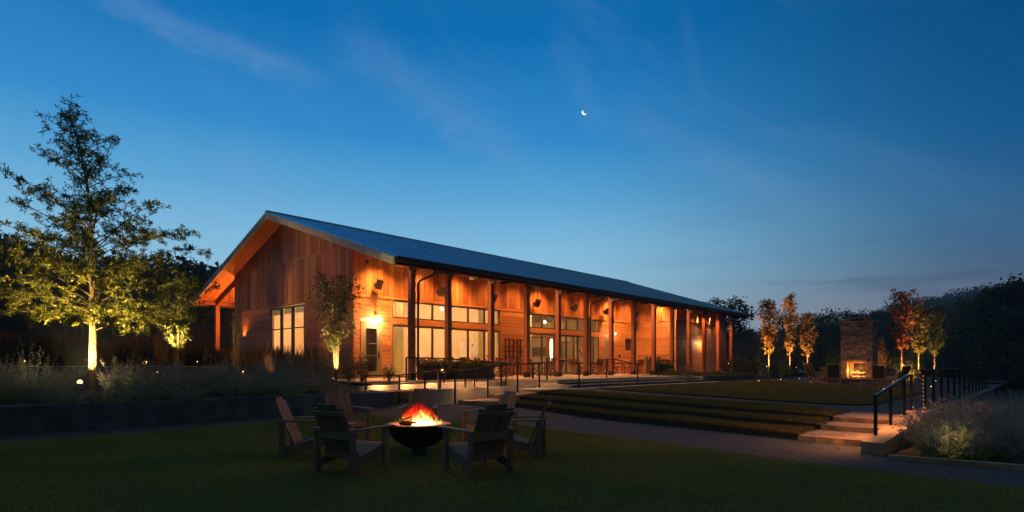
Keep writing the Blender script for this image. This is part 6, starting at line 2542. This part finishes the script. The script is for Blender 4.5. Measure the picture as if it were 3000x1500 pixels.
def slat_fence(label, p, q, z0, h, n, sides_posts):
    t = thing('slat_fence', label, 'fence', (p[0], p[1], z0))
    p0 = Vector((0, 0, 0))
    d = Vector((q[0] - p[0], q[1] - p[1], 0))
    mb = MB()
    for i in range(n):
        z = .25 + (h - .3) * i / (n - 1)
        segs = max(1, int(d.length / 2.4))
        for k in range(segs):
            a, b = d * (k / segs), d * ((k + .995) / segs)
            mb.bar(a + Vector((0, 0, z)), b + Vector((0, 0, z)), .025, (h - .3) / (n - 1) * .62)
    part('slats', mb, M_fence, t)
    for k in range(sides_posts):
        a = d * (k / (sides_posts - 1))
        part('post', MB().box((a.x - .06, a.y - .06 + .09, -.8), (a.x + .06, a.y + .06 + .09, h)), M_dwood, t)


slat_fence('dark horizontal slat fence on the slope at the far left', D(-200, 46)[:2], D(240, 50)[:2], 2.4, 2.4, 9, 9)
slat_fence('dark horizontal slat fence behind the small round tree and the back porch', D(400, 44)[:2], D(860, 49)[:2], 2.1, 2.4, 9, 9)
slat_fence('dark reddish horizontal slat fence past the end of the hall', D(2105, 50)[:2], D(2226, 54)[:2], 1.0, 2.7, 11, 4)
spot(D(2170, 46, 1.0), D(2170, 51, 2.6), 40, 120, 1, (1.0, .4, .25), .2)

# pale hoop shelter in the far field
hs = thing('hoop_shelter', 'small pale hoop shelter in the dark field beyond the patio', 'shelter', D(2335, 66, .3), .2)
mb = MB()
n = 14
vs = []
for i in range(n + 1):
    a = math.pi * i / n
    vs += [(-.2, -.1, 0)] if False else [(-1.3, .7 * math.cos(a), .72 * math.sin(a)), (1.3, .7 * math.cos(a), .72 * math.sin(a))]
mb.add(vs, [(2 * i, 2 * i + 2, 2 * i + 3, 2 * i + 1) for i in range(n)] + [tuple(2 * i for i in range(n + 1)), tuple(2 * i + 1 for i in range(n, -1, -1))])
part('cover', mb, simple('pale_tarp', (.7, .72, .76), .6), hs)
part('end_frame', MB().tube([(-1.32, .7 * math.cos(a), .72 * math.sin(a)) for a in lins(0, math.pi, 12)], .02, 5), M_dark, hs)
hf_ = thing('field_fence', 'thin wire fence with slender posts across the dark field at the right', 'fence', D(2800, 62, -.2))
mb = MB()
a0, b0 = Vector((0, 0, 0)), D(3150, 60, 0) - D(2800, 62, 0)
for z in (.6, 1.1):
    mb.bar(a0 + Vector((0, 0, z)), b0 + Vector((0, 0, z)), .03, .03)
part('wire', mb, M_chairw, hf_)
for k in range(7):
    a = a0.lerp(b0, k / 6)
    part('post', MB().box((a.x - .05, a.y - .05, -.2), (a.x + .05, a.y + .05, 1.35)), M_chairw, hf_)

# ---- woodland: single trees one can tell apart, the rest as one mass
def wild_tree(name, label, seed, n=3600, low=.08, gaps=.0, wide=.36):
    """unit-height tree"""
    g = np.random.default_rng(seed)
    t = thing(name, label, 'tree')
    tb = MB().tube([(0, 0, -.03), (.01, 0, .3), (-.01, .01, .6), (.0, .0, .85)], [.026, .02, .013, .005], 7, .5)
    cs = []
    for k in range(22):
        z = low + (.93 - low) * (k + g.random()) / 22
        rr_ = wide * (math.sin(math.pi * min(1, (z - low) / (1 - low) * .8 + .18)) ** .7)
        a = k * 2.4 + g.uniform(-.5, .5)
        q = g.uniform(.3, .95)
        c = (math.cos(a) * rr_ * q, math.sin(a) * rr_ * q, z)
        cs.append((c, g.uniform(.07, .13)))
        tb.tube(bez((0, 0, z * .75), (c[0] * .5, c[1] * .5, z * .85), c, 4), [.009, .006, .004, .002], 4, .5, cap=False)
    part('trunk', tb, M_barkd, t)
    idx = g.integers(0, len(cs), n)
    cen = np.array([cs[i][0] for i in idx])
    rad = np.array([cs[i][1] for i in idx])[:, None]
    C = cen + unit(g.normal(size=(n, 3))) * rad * (g.random((n, 1)) ** .5) * (1 - gaps) * np.array([1.15, 1.15, .85])
    part('crown', leaves('crown', C, g.normal(size=(n, 3)), g.uniform(.018, .034, n), .017), M_far, t)
    return t


WT = [('right', 2185, 80, 955), ('right', 2232, 76, 948), ('right', 2292, 70, 906), ('right', 2350, 72, 914), ('right', 2405, 76, 905), ('right', 2452, 80, 900), ('right', 2508, 78, 908),
      ('right', 2562, 85, 900), ('right', 2622, 85, 905), ('right', 2690, 80, 890), ('right', 2742, 72, 892), ('right', 2795, 66, 872), ('right', 2855, 60, 862), ('right', 2925, 52, 848), ('right', 2985, 44, 806), ('right', 3050, 44, 800),
      ('right', 2900, 44, 915), ('right', 2790, 50, 930), ('right', 2965, 40, 890), ('right', 2850, 55, 905), ('right', 2720, 58, 945), ('right', 2640, 62, 950), ('right', 2540, 60, 960), ('right', 2470, 56, 965), ('right', 2400, 58, 985), ('right', 2330, 60, 985), ('right', 2260, 62, 990),
      ('left', 15, 58, 668), ('left', 78, 60, 694), ('left', 140, 60, 730), ('left', 210, 60, 722), ('left', 290, 60, 735), ('left', 365, 60, 740), ('left', 430, 60, 748), ('left', 488, 57, 750), ('left', 540, 57, 757), ('left', 592, 58, 768), ('left', 640, 60, 782), ('left', 690, 60, 800),
      ('left', 50, 48, 830), ('left', 180, 50, 850), ('left', 330, 50, 850), ('left', 455, 50, 860), ('left', 560, 50, 850), ('left', 640, 52, 865), ('left', -60, 55, 690)]
GL, GRT = 'dark trees on the slope behind the hall', 'dark trees beyond the fireplace patio'
wp = {'left': [wild_tree('woodland_tree', 'x', 201), wild_tree('woodland_tree', 'x', 202, wide=.4)], 'right': [wild_tree('woodland_tree', 'x', 203), wild_tree('woodland_tree', 'x', 204, wide=.4)]}
LAB = {'left': 'dark leafy tree on the wooded slope at the left, behind the hall and the oak', 'right': 'dark leafy tree in the woodland edge beyond the stone fireplace'}
used = {'left': 0, 'right': 0}
REFS = {'right': [(2185, 'past the end of the hall roof'), (2225, 'left of the first golden maple'), (2260, 'behind the first golden maple'), (2292, 'between the first two golden maples'), (2330, 'behind the tallest golden maple'), (2358, 'behind the third maple of the left trio'), (2402, 'between the left maples and the fireplace'),
                  (2455, 'at the left edge of the chimney'), (2508, 'right behind the chimney'), (2550, 'at the right edge of the chimney'), (2575, 'between the chimney and the red maple'), (2630, 'behind the red maple'), (2690, 'behind the yellow lit maple'), (2728, 'behind the dim green maple'), (2760, 'just right of the dim green maple'),
                  (2795, 'above the middle of the guard rail'), (2855, 'above the far part of the guard rail'), (2905, 'above the end of the guard rail'), (2940, 'just past the end of the guard rail'), (2985, 'near the right edge, under the tallest tree'), (3050, 'cut by the right edge')],
        'left': [(-60, 'cut by the left edge'), (15, 'at the left edge'), (60, 'left of the tall lit sage'), (110, 'over the tall lit sage'), (170, 'over the gap left of the spotlight'), (220, 'just left of the oak trunk'), (290, 'just right of the oak trunk'), (340, 'right of the oak, under its long limbs'), (400, 'under the oak crown tips'), (440, 'left of the small round tree'), (488, 'over the left half of the small round tree'),
                 (540, 'over the right half of the small round tree'), (575, 'at the left eave tip of the hall'), (620, 'beside the back porch post'), (655, 'behind the back porch'), (700, 'behind the bare sapling')]}


def tree_label(sd, px, y):
    rf = min(REFS[sd], key=lambda q: abs(q[0] - px))[1]
    row = 'nearer, lower' if (y < 63 and sd == 'right' and px < 2880 and px not in (2855,)) or (y <= 52 and sd == 'left') or px in (2900, 2965) else 'skyline'
    return 'dark ' + row + ' woodland tree ' + rf


for (sd, px, y, top) in WT:
    x = (px - 1500) / F * y
    z0 = hills_z(x, y) - .3
    H = EYE + (1068.5 - top) * y / F - z0
    pr = wp[sd]
    k = used[sd]
    used[sd] += 1
    wd_ = H * r_.uniform(1.0, 1.35) if sd == 'left' else max(H, 7.5) * r_.uniform(1.0, 1.3)
    if top > 900:
        wd_ *= .9
    if k < 2:
        o = pr[k]
        o.location, o.rotation_euler, o.scale = (x, y, z0), (0, 0, r_.uniform(0, 6)), (wd_, wd_, H)
        o['label'], o['group'] = tree_label(sd, px, y), {'left': GL, 'right': GRT}[sd]
    else:
        dup(pr[k % 2], (x, y, z0), r_.uniform(0, 6), (wd_, wd_, H), tree_label(sd, px, y))
lt = wild_tree('open_crowned_tree', 'tall open crowned tree rising behind the far end of the roof', 210, 2600, .45, .15, .30)
lt.location = D(2128, 62, 0)
lt.scale = (12.2, 12.2, 9.0)
tr_ = wild_tree('big_edge_tree', 'tallest dark ragged tree against the sky at the right edge', 211, 5200, .1, .1, .36)
tr_.location = D(2990, 42, -.3)
tr_.scale = (9, 9, 8.3)

# far woods as one mass each
def woods(name, label, az0, az1, d0, d1, n, per, size, seed):
    g = np.random.default_rng(seed)
    a = g.uniform(az0, az1, n)
    d = np.sqrt(g.uniform(d0 * d0, d1 * d1, n))
    x, y = d * np.sin(a), d * np.cos(a)
    z = np.array([hills_z(p, q) for p, q in zip(x, y)])
    R_ = size * g.uniform(.6, 1.25, n)
    cen = np.repeat(np.stack([x, y, z + R_ * .8], 1), per, axis=0)
    rad = np.repeat(R_, per)[:, None]
    C = cen + unit(g.normal(size=(n * per, 3))) * rad * np.array([1, 1, .8]) * (.6 + .4 * g.random((n * per, 1)))
    o = part(name, leaves(name, C, g.normal(size=(n * per, 3)), np.repeat(R_, per) * .15, np.repeat(R_, per) * .13), M_far)
    tag(o, label, 'woods', kind='stuff')


woods('far_woods', 'dark wooded ridge on the horizon beyond the fireplace', .28, .92, 185, 345, 1300, 150, 4.2, 301)
woods('slope_woods', 'dark woods covering the slope at the left behind the hall', -.86, -.05, 64, 130, 380, 420, 3.4, 302)
woods('valley_woods', 'dark tree belt low behind the patio and the guard rail', .30, .95, 78, 125, 240, 300, 2.4, 303)

# fallen leaves scattered over the lawn and the gravel
g = np.random.default_rng(90)
n = 420
C = np.stack([g.uniform(-6.5, 8.5, n), g.uniform(5.3, 15.5, n), np.full(n, .055)], 1)
C = C[np.hypot(C[:, 0] - FC.x, C[:, 1] - FC.y) > .7]
Dv = g.normal(size=(len(C), 3)) * np.array([1, 1, .15])
o = part('fallen_leaves', leaves('fallen_leaves', C, Dv, g.uniform(.03, .07, len(C)), .03), M_maple)
tag(o, 'scattered small fallen leaves on the lower lawn and gravel path', 'leaves', kind='stuff')

# ---- crescent moon and a star
mo = []
Rm = 2.6
n = 24
pts_o = [(Rm * math.cos(t), Rm * math.sin(t)) for t in lins(R(95), R(275), n)]
pts_i = [(Rm * .62 * math.cos(t) + .0, Rm * math.sin(t)) for t in lins(R(275), R(95), n)]
mb = MB()
vs = [(x, -.2, z) for x, z in pts_o] + [(x, -.2, z) for x, z in pts_i[::1]]
vs2 = [(x, .2, z) for x, z in pts_o] + [(x, .2, z) for x, z in pts_i]
fs = []
for i in range(n - 1):
    a, b = i, i + 1
    c, d = 2 * n - 1 - i, 2 * n - 2 - i
    fs.append((a, b, d, c))
    fs.append((a + 2 * n, c + 2 * n, d + 2 * n, b + 2 * n))
    fs.append((a, a + 2 * n, b + 2 * n, b))
    fs.append((c, d, d + 2 * n, c + 2 * n))
mb.add(vs + vs2, fs)
moon = part('moon', mb, emit('moonlight', (1.0, .93, .80), 4.0))
dm = 560.0
moon.location = ((1713 - 1500) / F * dm, dm, EYE + (1068.5 - 329) / F * dm)
moon.rotation_euler = (R(-20), R(-28), 0)
tag(moon, 'thin crescent moon in the blue evening sky', 'moon')
st_ = part('star', MB().blob((0, 0, 0), .2, .2, .2, 8, 6), emit('starlight', (.9, .95, 1.0), 1.2))
st_.location = ((1810 - 1500) / F * dm, dm, EYE + (1068.5 - 281) / F * dm)
tag(st_, 'tiny pale star to the upper right of the moon', 'star')

# added unseen spots in the planting bed wash the gable wall evenly
for (u, v, tv, wt) in ((3.5, 23.5, 25.0, 190), (4.0, 30.5, 30.5, 170)):
    spot(W(u, v, 1.25), W(13.2, tv, 4.6), wt * 1.15, 85, 1.0, (1.0, .34, .10), .3)

# ---- evening haze over the valley
hz = MB().box((-380, -60, -3), (460, 420, 46))
m, t = newmat('evening_haze')
pv = t.n('ShaderNodeVolumePrincipled')
pv.inputs['Color'].default_value = (.55, .75, 1.0, 1)
pv.inputs['Density'].default_value = 0.0008
t.n('ShaderNodeOutputMaterial', i_1=pv)
o = part('haze', hz, m)
tag(o, None, kind='stuff')
